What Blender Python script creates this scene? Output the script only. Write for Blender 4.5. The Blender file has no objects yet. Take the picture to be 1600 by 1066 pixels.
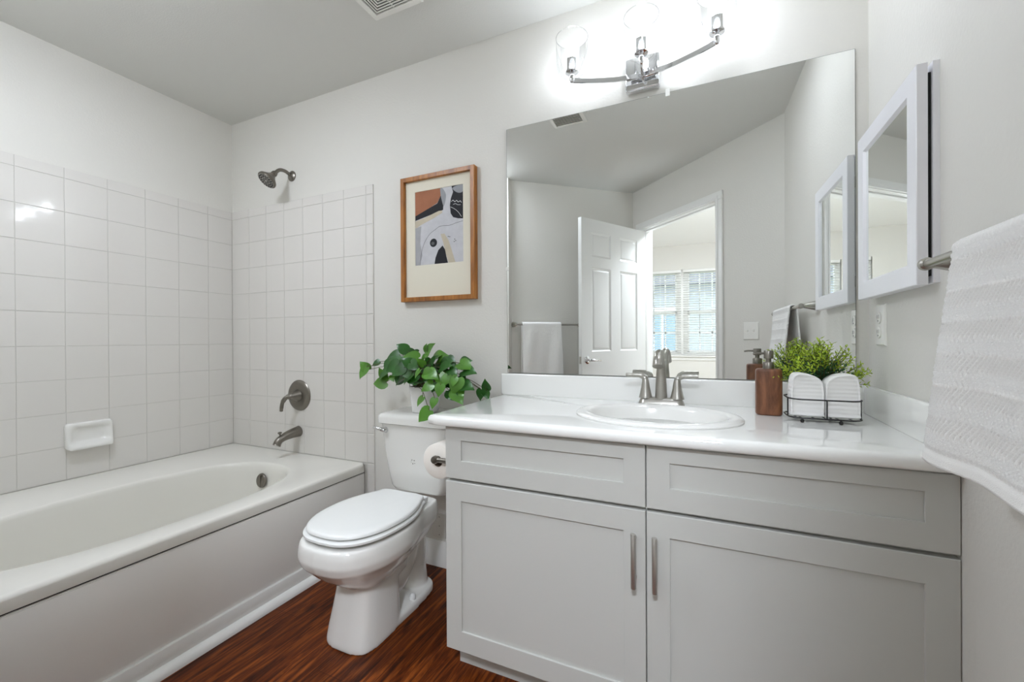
import bpy, bmesh, math, random
from mathutils import Vector, Matrix

random.seed(7)
S = bpy.context.scene
COL = S.collection
PI = math.pi
R = math.radians

# ------------------------------------------------------------------ camera
cam_d = bpy.data.cameras.new('camera')
cam = bpy.data.objects.new('camera', cam_d)
COL.objects.link(cam)
cam_d.sensor_fit = 'HORIZONTAL'
cam_d.sensor_width = 36.0
cam_d.lens = 657.763 * 36.0 / 1600.0
cam_d.clip_start = 0.01
CAM = Vector((2.699, -1.695, 1.082))
yaw, pitch, roll = R(24.352), R(-0.163), R(-0.313)
fwd = Vector((-math.sin(yaw) * math.cos(pitch), math.cos(yaw) * math.cos(pitch), math.sin(pitch)))
rgt = Vector((math.cos(yaw), math.sin(yaw), 0))
up = rgt.cross(fwd)
r2 = rgt * math.cos(roll) + up * math.sin(roll)
u2 = up * math.cos(roll) - rgt * math.sin(roll)
M = Matrix(((r2.x, u2.x, -fwd.x, CAM.x), (r2.y, u2.y, -fwd.y, CAM.y), (r2.z, u2.z, -fwd.z, CAM.z), (0, 0, 0, 1)))
cam.matrix_world = M
S.camera = cam

# ------------------------------------------------------------------ light and exposure
S.view_settings.view_transform = 'Standard'
S.view_settings.look = 'None'
S.view_settings.gamma = 1.0
S.view_settings.use_curve_mapping = False
S.view_settings.exposure = 0.15
S.cycles.diffuse_bounces = 8
S.cycles.glossy_bounces = 8
S.cycles.transparent_max_bounces = 24
S.cycles.max_bounces = 14
BULB = 64.0          # three vanity bulbs
FILL_BED = 138.0       # fill lamp added on the bedroom ceiling, unseen
FILL_TUB = 61.0       # fill lamp added by the tub, out of frame
FILL_VANITY = 63.0       # fill light added above the vanity, out of frame
SKY = 5.5            # daylight outside the bedroom window

world = bpy.data.worlds.new('daylight')
S.world = world
world.use_nodes = True
wn = world.node_tree.nodes['Background']
wn.inputs[0].default_value = (0.85, 0.93, 1.0, 1)
wn.inputs[1].default_value = SKY


# ------------------------------------------------------------------ materials
def lin(c):
    return tuple(((x / 255) / 12.92 if x / 255 <= 0.04045 else ((x / 255 + 0.055) / 1.055) ** 2.4) for x in c)


def mat(name, rgb, rough=0.5, metal=0.0, bump=None, spec=0.5, coat=0.0, emit=None, sheen=0.0, noise=None):
    """rgb in sRGB 0..255; bump=(scale, strength, distance); noise=(scale, amount) gives slight tone variation"""
    m = bpy.data.materials.new(name)
    m.use_nodes = True
    nt = m.node_tree
    b = nt.nodes['Principled BSDF']
    c = lin(rgb)
    b.inputs['Base Color'].default_value = (*c, 1)
    b.inputs['Roughness'].default_value = rough
    b.inputs['Metallic'].default_value = metal
    b.inputs['Specular IOR Level'].default_value = spec
    b.inputs['Coat Weight'].default_value = coat
    b.inputs['Coat Roughness'].default_value = 0.05
    b.inputs['Sheen Weight'].default_value = sheen
    if emit:
        b.inputs['Emission Color'].default_value = (*emit[0], 1)
        b.inputs['Emission Strength'].default_value = emit[1]
    tc = nt.nodes.new('ShaderNodeTexCoord')
    if bump:
        n = nt.nodes.new('ShaderNodeTexNoise')
        n.inputs['Scale'].default_value = bump[0]
        n.inputs['Detail'].default_value = 3
        nt.links.new(tc.outputs['Object'], n.inputs['Vector'])
        bp = nt.nodes.new('ShaderNodeBump')
        bp.inputs['Strength'].default_value = bump[1]
        bp.inputs['Distance'].default_value = bump[2]
        nt.links.new(n.outputs['Fac'], bp.inputs['Height'])
        nt.links.new(bp.outputs['Normal'], b.inputs['Normal'])
    if noise:
        n = nt.nodes.new('ShaderNodeTexNoise')
        n.inputs['Scale'].default_value = noise[0]
        n.inputs['Detail'].default_value = 4
        nt.links.new(tc.outputs['Object'], n.inputs['Vector'])
        r = nt.nodes.new('ShaderNodeValToRGB')
        a = noise[1]
        r.color_ramp.elements[0].position = 0.3
        r.color_ramp.elements[1].position = 0.7
        r.color_ramp.elements[0].color = (*[x * (1 - a) for x in c], 1)
        r.color_ramp.elements[1].color = (*[min(1, x * (1 + a)) for x in c], 1)
        nt.links.new(n.outputs['Fac'], r.inputs['Fac'])
        nt.links.new(r.outputs['Color'], b.inputs['Base Color'])
    return m


def wood_mat(name, dark, midc, light, rough, axis, stretch, scale, coat=0.0):
    m = bpy.data.materials.new(name)
    m.use_nodes = True
    nt = m.node_tree
    b = nt.nodes['Principled BSDF']
    b.inputs['Roughness'].default_value = rough
    b.inputs['Coat Weight'].default_value = coat
    tc = nt.nodes.new('ShaderNodeTexCoord')
    mp = nt.nodes.new('ShaderNodeMapping')
    sc = [scale, scale, scale]
    sc[axis] = scale / stretch
    mp.inputs['Scale'].default_value = sc
    nt.links.new(tc.outputs['Object'], mp.inputs['Vector'])
    n = nt.nodes.new('ShaderNodeTexNoise')
    n.inputs['Scale'].default_value = 1
    n.inputs['Detail'].default_value = 7
    n.inputs['Roughness'].default_value = 0.65
    n.inputs['Distortion'].default_value = 0.8
    nt.links.new(mp.outputs['Vector'], n.inputs['Vector'])
    r = nt.nodes.new('ShaderNodeValToRGB')
    e = r.color_ramp.elements
    e[0].position = 0.3
    e[0].color = (*lin(dark), 1)
    e[1].position = 0.72
    e[1].color = (*lin(light), 1)
    x = e.new(0.5)
    x.color = (*lin(midc), 1)
    nt.links.new(n.outputs['Fac'], r.inputs['Fac'])
    nt.links.new(r.outputs['Color'], b.inputs['Base Color'])
    return m, nt, b, r, tc


def floor_mat():
    m, nt, b, ramp, tc = wood_mat('floor_planks', (46, 15, 2), (98, 43, 9), (150, 78, 26), 0.42, 1, 13.0, 62.0)
    b.inputs['Specular IOR Level'].default_value = 0.2
    ramp.color_ramp.elements[0].position = 0.36
    ramp.color_ramp.elements[-1].position = 0.66
    sep = nt.nodes.new('ShaderNodeSeparateXYZ')
    nt.links.new(tc.outputs['Object'], sep.inputs[0])

    def mth(op, a, bb=None):
        n = nt.nodes.new('ShaderNodeMath')
        n.operation = op
        for i, v in enumerate((a, bb)):
            if v is None:
                continue
            if isinstance(v, (int, float)):
                n.inputs[i].default_value = v
            else:
                nt.links.new(v, n.inputs[i])
        return n.outputs[0]
    px = mth('DIVIDE', sep.outputs['X'], 0.152)
    row = mth('FLOOR', px)
    fx = mth('FRACT', px)
    off = mth('MULTIPLY', row, 0.377)
    py = mth('ADD', mth('DIVIDE', sep.outputs['Y'], 1.22), off)
    fy = mth('FRACT', py)
    colm = mth('FLOOR', py)
    cmb = nt.nodes.new('ShaderNodeCombineXYZ')
    nt.links.new(row, cmb.inputs[0])
    nt.links.new(colm, cmb.inputs[1])
    wn_ = nt.nodes.new('ShaderNodeTexWhiteNoise')
    nt.links.new(cmb.outputs[0], wn_.inputs['Vector'])
    seam = mth('MAXIMUM', mth('LESS_THAN', fx, 0.012), mth('LESS_THAN', fy, 0.0015))
    hsv = nt.nodes.new('ShaderNodeHueSaturation')
    nt.links.new(ramp.outputs['Color'], hsv.inputs['Color'])
    val = mth('ADD', mth('MULTIPLY', wn_.outputs['Value'], 0.3), 0.72)
    val2 = mth('MULTIPLY', val, mth('SUBTRACT', 1.0, mth('MULTIPLY', seam, 0.55)))
    nt.links.new(val2, hsv.inputs['Value'])
    nt.links.new(hsv.outputs['Color'], b.inputs['Base Color'])
    # shift the grain from plank to plank
    return m


def thin_glass(name, tint=(1, 1, 1)):
    m = bpy.data.materials.new(name)
    m.use_nodes = True
    nt = m.node_tree
    nt.nodes.clear()
    out = nt.nodes.new('ShaderNodeOutputMaterial')
    t = nt.nodes.new('ShaderNodeBsdfTransparent')
    t.inputs[0].default_value = (*tint, 1)
    g = nt.nodes.new('ShaderNodeBsdfGlossy')
    g.inputs['Roughness'].default_value = 0.02
    f = nt.nodes.new('ShaderNodeFresnel')
    f.inputs[0].default_value = 1.45
    mx = nt.nodes.new('ShaderNodeMixShader')
    sc_ = nt.nodes.new('ShaderNodeMath')
    sc_.operation = 'MULTIPLY'
    sc_.inputs[1].default_value = 0.7
    nt.links.new(f.outputs[0], sc_.inputs[0])
    nt.links.new(sc_.outputs[0], mx.inputs[0])
    nt.links.new(t.outputs[0], mx.inputs[1])
    nt.links.new(g.outputs[0], mx.inputs[2])
    nt.links.new(mx.outputs[0], out.inputs[0])
    return m


def mirror_mat():
    m = bpy.data.materials.new('mirror_silver')
    m.use_nodes = True
    nt = m.node_tree
    nt.nodes.clear()
    out = nt.nodes.new('ShaderNodeOutputMaterial')
    g = nt.nodes.new('ShaderNodeBsdfGlossy')
    g.inputs[0].default_value = (0.93, 0.945, 0.935, 1)
    g.inputs['Roughness'].default_value = 0.0
    nt.links.new(g.outputs[0], out.inputs[0])
    return m


MT = {}
MT['wall'] = mat('wall_paint', (221, 219, 213), 0.6, bump=(110, 0.35, 0.002), spec=0.3)
MT['ceiling'] = mat('ceiling_paint', (217, 217, 213), 0.9, bump=(160, 0.3, 0.002), spec=0.1)
MT['bedceiling'] = mat('bedroom_ceiling_paint', (244, 244, 242), 0.9, spec=0.1)
MT['bedwall'] = mat('bedroom_wall_paint', (226, 224, 219), 0.8, spec=0.2)
MT['carpet'] = mat('bedroom_carpet', (186, 176, 160), 1.0, bump=(300, 0.6, 0.004), spec=0.0)
MT['tile'] = mat('wall_tile_glaze', (220, 217, 212), 0.075, spec=0.5, bump=(16, 0.10, 0.003))
MT['grout'] = mat('grout', (206, 204, 198), 0.9, spec=0.1)
MT['tub'] = mat('tub_acrylic', (228, 226, 219), 0.16, spec=0.5)
MT['apron'] = mat('apron_panel', (238, 236, 232), 0.5, spec=0.3)
MT['trim'] = mat('white_trim_paint', (235, 235, 232), 0.35)
MT['ceramic'] = mat('white_ceramic', (234, 233, 229), 0.1, coat=0.3)
MT['seat'] = mat('white_seat_plastic', (236, 237, 235), 0.22)
MT['gray'] = mat('grey_cabinet_paint', (195, 195, 190), 0.42, spec=0.4)
MT['counter'] = mat('white_cultured_marble', (241, 241, 238), 0.035, coat=0.5, noise=(3, 0.012))
MT['nickel'] = mat('brushed_nickel', (180, 177, 170), 0.33, metal=1.0)
MT['darknickel'] = mat('dark_brushed_nickel', (134, 129, 121), 0.32, metal=1.0)
MT['pull'] = mat('satin_nickel_pull', (202, 200, 195), 0.45, metal=1.0)
MT['chrome'] = mat('chrome', (225, 226, 228), 0.06, metal=1.0)
MT['black'] = mat('black_wire_paint', (18, 18, 18), 0.35)
MT['dark'] = mat('gap_shadow', (24, 24, 24), 0.8)  # near-black standing in for the shade inside gaps and recesses
MT['white_plastic'] = mat('white_plastic', (236, 235, 230), 0.25)
MT['cab_white'] = mat('medicine_cabinet_white', (236, 236, 240), 0.3)
MT['mirror'] = mirror_mat()
MT['mirror_edge'] = mat('mirror_glass_edge', (92, 100, 96), 0.3)
MT['shade'] = thin_glass('clear_shade_glass')
MT['pane'] = thin_glass('window_pane_glass', (0.96, 0.98, 1.0))
MT['bulb'] = mat('lit_bulb', (255, 255, 255), 0.3, emit=((0.93, 1.0, 1.10), BULB))
MT['fill_bed'] = mat('bed_fill_glow', (255, 255, 255), 0.5, emit=((0.93, 1.0, 1.12), FILL_BED))
MT['fill_vanity'] = mat('vanity_fill_glow', (255, 255, 255), 0.5, emit=((0.93, 1.0, 1.12), FILL_VANITY))
MT['fill_tub'] = mat('tub_fill_glow', (255, 255, 255), 0.5, emit=((0.93, 1.0, 1.12), FILL_TUB))
MT['towel'] = mat('white_terry', (247, 246, 244), 1.0, bump=(700, 0.5, 0.002), spec=0.05, sheen=0.3)
MT['paper'] = mat('tissue_paper', (240, 234, 226), 1.0, bump=(250, 0.2, 0.001), spec=0.05)
MT['core'] = mat('cardboard_core', (120, 100, 80), 0.9)
MT['matboard'] = mat('cream_mat_board', (226, 221, 205), 0.8, spec=0.1)
MT['leaf'] = mat('glossy_green_leaf', (36, 88, 22), 0.3, noise=(14, 0.35))
MT['leaf_light'] = mat('light_green_leaf', (78, 130, 38), 0.32, noise=(14, 0.25))
MT['stem'] = mat('brown_green_stem', (84, 82, 44), 0.6)
MT['sprig'] = mat('blue_green_sprig', (58, 112, 70), 0.5, noise=(25, 0.3))
MT['sprig_tip'] = mat('yellow_green_sprig', (172, 196, 52), 0.5, noise=(25, 0.25))
MT['pot'] = mat('white_glazed_pot', (232, 232, 230), 0.25)
MT['soil'] = mat('dark_soil', (40, 30, 22), 1.0, bump=(80, 0.8, 0.01))
MT['door'] = mat('white_door_paint', (219, 219, 216), 0.35)
MT['blind'] = mat('white_blind_slats', (238, 238, 236), 0.45)
MT['siding'] = mat('grey_house_siding', (150, 152, 162), 0.8)
MT['roofing'] = mat('dark_roof_shingles', (84, 84, 90), 0.9, noise=(6, 0.2))
MT['houseglass'] = mat('house_window_glass', (120, 140, 160), 0.1)
MT['lawn'] = mat('lawn_ground', (110, 128, 86), 1.0, noise=(3, 0.2))
MT['nozzle'] = mat('dark_rubber_nozzles', (40, 40, 42), 0.6)
MT['mark_and_shadow'] = mat('mark_and_shadow_grey', (150, 146, 140), 0.8)
MT['wood_frame'] = wood_mat('honey_oak', (110, 66, 20), (158, 98, 34), (188, 126, 56), 0.4, 2, 8.0, 30.0)[0]
MT['wood_bottle'] = wood_mat('acacia_wood', (72, 42, 26), (116, 72, 46), (158, 106, 70), 0.4, 2, 4.0, 26.0)[0]
MT['floor'] = floor_mat()
# print inks
for nm, c in dict(paper=(196, 196, 200), terracotta=(158, 104, 76), ink=(38, 38, 42), grey=(150, 152, 156), beige=(192, 182, 162),
                  mid=(165, 165, 168), white=(222, 222, 222), line=(92, 92, 94)).items():
    MT['print_' + nm] = mat('print_' + nm, c, 0.6, noise=(30, 0.06), spec=0.2)


# ------------------------------------------------------------------ geometry helpers
def box(bm, x0, x1, y0, y1, z0, z1, bev=0.0, seg=2, mi=0, T=None):
    xs, ys, zs = sorted((x0, x1)), sorted((y0, y1)), sorted((z0, z1))
    vs = [bm.verts.new((x, y, z)) for x in xs for y in ys for z in zs]
    idx = [(0, 1, 3, 2), (4, 6, 7, 5), (0, 4, 5, 1), (2, 3, 7, 6), (0, 2, 6, 4), (1, 5, 7, 3)]
    fs = [bm.faces.new([vs[i] for i in f]) for f in idx]
    for f in fs:
        f.material_index = mi
    if bev > 0:
        ed = list({e for f in fs for e in f.edges})
        r = bmesh.ops.bevel(bm, geom=ed, offset=bev, segments=seg, profile=0.5, affect='EDGES')
        vs = list({v for f in r['faces'] for v in f.verts} | {v for v in vs if v.is_valid})
        for f in r['faces']:
            f.material_index = mi
    if T is not None:
        for v in vs:
            v.co = T @ v.co
    return vs


def loft(bm, rings, closed=True, cap0=True, cap1=True, mi=0, T=None, loop=False):
    """rings: lists of points, all of one length"""
    vr = []
    for ring in rings:
        vr.append([bm.verts.new((T @ Vector(p)) if T is not None else p) for p in ring])
    n = len(rings[0])
    fs = []
    pairs = list(zip(vr[:-1], vr[1:]))
    if loop:
        pairs.append((vr[-1], vr[0]))
    for a, b in pairs:
        for i in range(n if closed else n - 1):
            j = (i + 1) % n
            fs.append(bm.faces.new((a[i], a[j], b[j], b[i])))
    if cap0 and not loop:
        fs.append(bm.faces.new(list(reversed(vr[0]))))
    if cap1 and not loop:
        fs.append(bm.faces.new(vr[-1]))
    for f in fs:
        f.material_index = mi
    return vr


def frame_of(d, ref=None):
    d = d.normalized()
    ref = ref or (Vector((0, 0, 1)) if abs(d.z) < 0.9 else Vector((0, 1, 0)))
    a = d.cross(ref).normalized()
    return a, a.cross(d).normalized()


def tube(bm, pts, rad, n=12, mi=0, cap=True, T=None, loop=False, flat=1.0):
    """a tube along points; rad a number or one per point; flat squashes it across its second axis"""
    pts = [Vector(p) for p in pts]
    if not isinstance(rad, (list, tuple)):
        rad = [rad] * len(pts)
    rings, a0 = [], None
    N = len(pts)
    for i, p in enumerate(pts):
        if loop:
            d = pts[(i + 1) % N] - pts[i - 1]
        else:
            d = pts[min(i + 1, N - 1)] - pts[max(i - 1, 0)]
        d.normalize()
        if a0 is None:
            a, b = frame_of(d)
        else:
            a = (a0 - d * a0.dot(d)).normalized()
            b = a.cross(d).normalized()
        a0 = a
        rings.append([p + (a * math.cos(2 * PI * k / n) + b * flat * math.sin(2 * PI * k / n)) * rad[i] for k in range(n)])
    return loft(bm, rings, True, cap, cap, mi, T, loop)


def lathe(bm, prof, c=(0, 0, 0), d=(0, 0, 1), n=24, mi=0, cap=True, T=None, sx=1.0, sy=1.0):
    """profile [(radius, height)] turned about axis d through c"""
    c, d = Vector(c), Vector(d).normalized()
    a, b = frame_of(d)
    rings = [[c + d * h + (a * sx * math.cos(2 * PI * k / n) + b * sy * math.sin(2 * PI * k / n)) * max(r, 1e-5) for k in range(n)] for r, h in prof]
    return loft(bm, rings, True, cap, cap, mi, T)


def smooth_pts(pts, m=8, closed=False):
    """Catmull-Rom through points"""
    P = [Vector(p) for p in pts]
    out = []
    n = len(P)
    for i in range(n if closed else n - 1):
        p0 = P[(i - 1) % n] if closed or i > 0 else P[0] * 2 - P[1]
        p1, p2 = P[i], P[(i + 1) % n]
        p3 = P[(i + 2) % n] if closed or i + 2 < n else P[-1] * 2 - P[-2]
        for k in range(m):
            t = k / m
            out.append(0.5 * ((2 * p1) + (p2 - p0) * t + (2 * p0 - 5 * p1 + 4 * p2 - p3) * t * t + (3 * p1 - p0 - 3 * p2 + p3) * t ** 3))
    if not closed:
        out.append(P[-1])
    return out


def superell(cx, cy, rx, ry, z, n=2.0, N=96):
    out = []
    for k in range(N):
        t = 2 * PI * k / N
        c, s = math.cos(t), math.sin(t)
        out.append(Vector((cx + rx * math.copysign(abs(c) ** (2 / n), c), cy + ry * math.copysign(abs(s) ** (2 / n), s), z)))
    return out


def rrect(x0, x1, y0, y1, r, z, k=6):
    out = []
    for cx, cy, a0 in ((x1 - r, y1 - r, 0), (x0 + r, y1 - r, 90), (x0 + r, y0 + r, 180), (x1 - r, y0 + r, 270)):
        for i in range(k + 1):
            a = R(a0 + 90 * i / k)
            out.append(Vector((cx + r * math.cos(a), cy + r * math.sin(a), z)))
    return out


ROOTLOC = {}


def obj(name, bm, m, root=None, smooth=40, kind=None):
    """links the mesh, built in world coordinates, as ONE object (child of root when given)"""
    bmesh.ops.remove_doubles(bm, verts=bm.verts, dist=1e-6)
    bmesh.ops.recalc_face_normals(bm, faces=bm.faces)
    org = Vector((0, 0, 0))
    if root is not None:
        org = ROOTLOC.get(root.name, Vector((0, 0, 0)))
    elif len(bm.verts):
        xs = [v.co for v in bm.verts]
        lo = Vector((min(v.x for v in xs), min(v.y for v in xs), min(v.z for v in xs)))
        hi = Vector((max(v.x for v in xs), max(v.y for v in xs), max(v.z for v in xs)))
        org = Vector(((lo.x + hi.x) / 2, (lo.y + hi.y) / 2, lo.z))
    if smooth:
        lim = R(smooth)
        for f in bm.faces:
            f.smooth = True
        for e in bm.edges:
            if len(e.link_faces) == 2 and e.calc_face_angle(0) > lim:
                e.smooth = False
    for v in bm.verts:
        v.co -= org
    me = bpy.data.meshes.new(name)
    bm.to_mesh(me)
    bm.free()
    for x in (m if isinstance(m, (list, tuple)) else [m]):
        me.materials.append(MT[x])
    o = bpy.data.objects.new(name, me)
    COL.objects.link(o)
    if root is not None:
        o.parent = root
        ROOTLOC[o.name] = org
    else:
        o.location = org
        ROOTLOC[o.name] = org.copy()
    if kind:
        o['kind'] = kind
    return o


def thing(name, label, cat, loc, group=None):
    o = bpy.data.objects.new(name, None)
    o.empty_display_size = 0.05
    COL.objects.link(o)
    o.location = loc
    ROOTLOC[o.name] = Vector(loc)
    return tag(o, label, cat, group)


def tag(o, label, cat, group=None):
    o['label'] = label
    o['category'] = cat
    if group:
        o['group'] = group
    return o


def struct(name, bm, m, root=None, smooth=30):
    return obj(name, bm, m, root, smooth, 'structure')


def B():
    return bmesh.new()


# ------------------------------------------------------------------ plan of the place
H = 2.443                                # ceiling
C1 = Vector((3.154, -1.317, 0))          # right wall meets the entry wall
C2 = Vector((2.112, -2.370, 0))          # entry wall meets the diagonal wall
C3 = Vector((1.197, -1.574, 0))          # diagonal wall meets the tub alcove end
X0R = 3.184                              # right wall at the back corner


def frame_wall(o, to):
    """matrix: local x along the wall from o towards `to`, local y off the wall into the bathroom, z up"""
    e = (Vector(to) - Vector(o)).normalized()
    n = Vector((e.y, -e.x, 0))
    if (Vector((2.0, -1.0, 0)) - Vector(o)).dot(n) < 0:
        n = -n
    return Matrix(((e.x, n.x, 0, o[0]), (e.y, n.y, 0, o[1]), (0, 0, 1, 0), (0, 0, 0, 1)))


TR = frame_wall((X0R, 0, 0), C1)         # right wall: x = distance from the back corner, y = off the wall
TB = frame_wall(C1, C2)                  # entry wall with the doorway
TA = frame_wall(C2, C3)                  # diagonal wall behind the open door

# ------------------------------------------------------------------ structure
bm = B(); box(bm, -0.1, 3.5, -1.75, 0.12, -0.06, 0.0)
box(bm, 1.0, 3.5, -2.45, -1.75, -0.06, 0.0)
struct('floor', bm, 'floor')
bm = B(); box(bm, -0.6, 5.2, -5.1, -2.46, -0.06, -0.001)
struct('floor_bedroom', bm, 'carpet')
bm = B(); box(bm, -0.12, 3.4, -1.6, 0.12, H, H + 0.1); box(bm, 1.0, 3.4, -2.46, -1.6, H, H + 0.1)
struct('ceiling', bm, 'ceiling')
bm = B(); box(bm, -0.6, 5.2, -5.1, -2.46, H, H + 0.1); box(bm, -0.6, 1.0, -2.46, -1.6, H, H + 0.1); box(bm, 3.4, 5.2, -2.46, -1.2, H, H + 0.1)
struct('ceiling_bedroom', bm, 'bedceiling')
bm = B(); box(bm, -0.12, 3.4, 0, 0.12, 0, H)
wall_back = struct('wall_back', bm, 'wall')
bm = B(); box(bm, -0.12, 0, -1.65, 0, 0, H)
wall_left = struct('wall_left', bm, 'wall')
LR = (C1 - Vector((X0R, 0, 0))).length
bm = B(); box(bm, 0, LR + 0.05, -0.12, 0, 0, H, T=TR)
struct('wall_right', bm, 'wall')
bm = B(); box(bm, 0, C3.x + 0.02, -1.65, -1.53, 0, H)
struct('wall_alcove', bm, 'wall')
LA = (C3 - C2).length
bm = B(); box(bm, -0.12, LA + 0.03, -0.11, 0, 0, H, T=TA)
struct('wall_diagonal', bm, 'wall')
LB = (C2 - C1).length


def along_B(x, y):
    e = (C2 - C1).normalized()
    return (Vector((x, y, 0)) - C1).dot(e)


OP0 = along_B(2.797, -1.690)             # latch side of the doorway
OP1 = along_B(2.199, -2.285)             # hinge side
DH = 2.068
bm = B()
box(bm, -0.05, OP0 - 0.018, -0.11, 0, 0, H, T=TB)
box(bm, OP1 + 0.018, LB + 0.05, -0.11, 0, 0, H, T=TB)
box(bm, OP0 - 0.018, OP1 + 0.018, -0.11, 0, DH + 0.018, H, T=TB)
struct('wall_entry', bm, 'wall')
# door lining and casings
bm = B()
box(bm, OP0 - 0.018, OP0, -0.11, 0, 0, DH, 0.002, T=TB)
box(bm, OP1, OP1 + 0.018, -0.11, 0, 0, DH, 0.002, T=TB)
box(bm, OP0 - 0.018, OP1 + 0.018, -0.11, 0, DH, DH + 0.018, 0.002, T=TB)
box(bm, OP0, OP0 + 0.012, -0.075, -0.04, 0, DH - 0.012, 0.002, T=TB)
box(bm, OP1 - 0.012, OP1, -0.075, -0.04, 0, DH - 0.012, 0.002, T=TB)
box(bm, OP0, OP1, -0.075, -0.04, DH - 0.012, DH, 0.002, T=TB)
jamb = struct('trim_1', bm, 'trim')
for s in (0, 1):
    bm = B()
    y0, y1 = (0.0, 0.016) if s == 0 else (-0.126, -0.11)
    w = 0.058
    box(bm, OP0 - w - 0.005, OP0 - 0.005, y0, y1, 0, DH + 0.005, 0.004, T=TB)
    if s == 1:
        box(bm, OP1 + 0.005, OP1 + w + 0.005, y0, y1, 0, DH + 0.005, 0.004, T=TB)
    else:
        box(bm, OP1 + 0.005, OP1 + w + 0.005, y0, y1, 0, DH + 0.005, 0.004, T=TB)
    box(bm, OP0 - w - 0.005, OP1 + w + 0.005, y0, y1, DH + 0.005, DH + 0.005 + w, 0.004, T=TB)
    if s == 0:
        box(bm, OP0 - 0.03, OP0 - 0.012, 0.016, 0.020, 0, DH + 0.02, 0.002, T=TB)
        box(bm, OP0 - 0.03, OP1 + 0.03, 0.016, 0.020, DH + 0.016, DH + 0.034, 0.002, T=TB)
    struct('trim_2' if s == 0 else 'trim_3', bm, 'trim')

# bedroom shell beyond the doorway
bm = B(); box(bm, -0.6, -0.5, -5.0, -1.55, 0, H); struct('wall_bedroom_left', bm, 'bedwall')
bm = B(); box(bm, 5.1, 5.2, -5.0, -1.3, 0, H); struct('wall_bedroom_right', bm, 'bedwall')
bm = B(); box(bm, 3.16, 5.2, -1.32, -1.2, 0, H); struct('wall_bedroom_near', bm, 'bedwall')
bm = B(); box(bm, -0.6, 0.0, -1.65, -1.53, 0, H); struct('wall_bedroom_corner', bm, 'bedwall')
WX0, WX1, WZ0, WZ1, WY = 1.835, 3.025, 0.845, 2.085, -4.905
bm = B()
box(bm, -0.6, WX0, WY - 0.14, WY, 0, H)
box(bm, WX1, 5.2, WY - 0.14, WY, 0, H)
box(bm, WX0, WX1, WY - 0.14, WY, 0, WZ0)
box(bm, WX0, WX1, WY - 0.14, WY, WZ1, H)
struct('wall_bedroom_far', bm, 'bedwall')


# baseboards and trims of the bathroom
def base_profile(bm, x0, x1, h, t, T):
    prof = [(0, 0), (t, 0), (t, h - 0.03), (t - 0.004, h - 0.02), (t - 0.006, h - 0.008), (t - 0.010, h), (0, h)]
    loft(bm, [[Vector((x, y, z)) for y, z in prof] for x in (x0, x1)], True, True, True, 0, T)


TBK = Matrix(((1, 0, 0, 0), (0, -1, 0, 0), (0, 0, 1, 0), (0, 0, 0, 1)))
bm = B(); base_profile(bm, 1.153, 1.965, 0.120, 0.014, TBK); struct('baseboard_back', bm, 'trim')
bm = B(); base_profile(bm, 0.585, LR - 0.02, 0.120, 0.014, TR); struct('baseboard_right', bm, 'trim')
bm = B(); base_profile(bm, 0.0, LA - 0.05, 0.120, 0.014, TA); struct('baseboard_diagonal', bm, 'trim')


# ------------------------------------------------------------------ tiled tub surround (children of their walls)
def tile(bm, a0, a1, z0, z1, T, t=0.0065, e=0.0014):
    """one glazed tile: x along the wall, y off the wall, softly pillowed edge, laid a hair out of true"""
    g = 0.0008
    a0, a1, z0, z1 = a0 + g, a1 - g, z0 + g, z1 - g
    k1, k2 = random.uniform(-0.00013, 0.00013), random.uniform(-0.00013, 0.00013)
    rings = []
    for ins, y in ((0, 0.001), (0, t - e * 0.7), (e * 0.35, t - e * 0.2), (e, t)):
        rr = []
        for a, z, s1, s2 in ((a0 + ins, z0 + ins, -1, -1), (a1 - ins, z0 + ins, 1, -1), (a1 - ins, z1 - ins, 1, 1), (a0 + ins, z1 - ins, -1, 1)):
            rr.append(Vector((a, y + (k1 * s1 + k2 * s2 if y > 0.002 else 0), z)))
        rings.append(rr)
    loft(bm, rings, True, False, True, 0, T)


P = 0.1555
ZT = [1.892, 1.842] + [1.686 - k * P for k in range(9)]
TLW = Matrix(((0, 1, 0, 0), (-1, 0, 0, 0), (0, 0, 1, 0), (0, 0, 0, 1)))     # local x runs towards the viewer, y into the room
bm = B()
YS = [0.007, 0.148] + [0.148 + P * k for k in range(1, 9)] + [1.53]
for i in range(len(YS) - 1):
    for j in range(len(ZT) - 1):
        z1, z0 = ZT[j], ZT[j + 1]
        if j == len(ZT) - 2:
            z0 = 0.4435
        if z1 - z0 > 0.01:
            tile(bm, YS[i], YS[i + 1], z0, z1, TLW)
o = struct('tile_panel', bm, 'tile', wall_left, 8)
bm = B(); box(bm, 0.0, 1.53, 0.0, 0.0045, 0.43, 1.890, T=TLW)
struct('grout_bed', bm, 'grout', wall_left)
bm = B()
XS = [0.007] + [0.014 + P * k for k in range(1, 8)]
XS[-1] = 1.102
for i in range(len(XS) - 1):
    for j in range(len(ZT) - 1):
        z1, z0 = ZT[j], ZT[j + 1]
        if j == len(ZT) - 2:
            z0 = 0.4435
        tile(bm, XS[i], XS[i + 1], z0, z1, TBK)
zz = ZT[:] + [ZT[-1] - P, ZT[-1] - 2 * P, 0.0]
zz = [z for z in zz if z >= 0]
for j in range(len(zz) - 1):
    tile(bm, 1.102, 1.150, zz[j + 1], zz[j], TBK, 0.0075, 0.0045)
struct('tile_panel', bm, 'tile', wall_back, 8)
bm = B(); box(bm, 0.0, 1.102, 0.0, 0.0045, 0.43, 1.890, T=TBK); box(bm, 1.102, 1.149, 0.0, 0.0045, 0.0, 1.890, T=TBK)
struct('grout_bed', bm, 'grout', wall_back)

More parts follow.
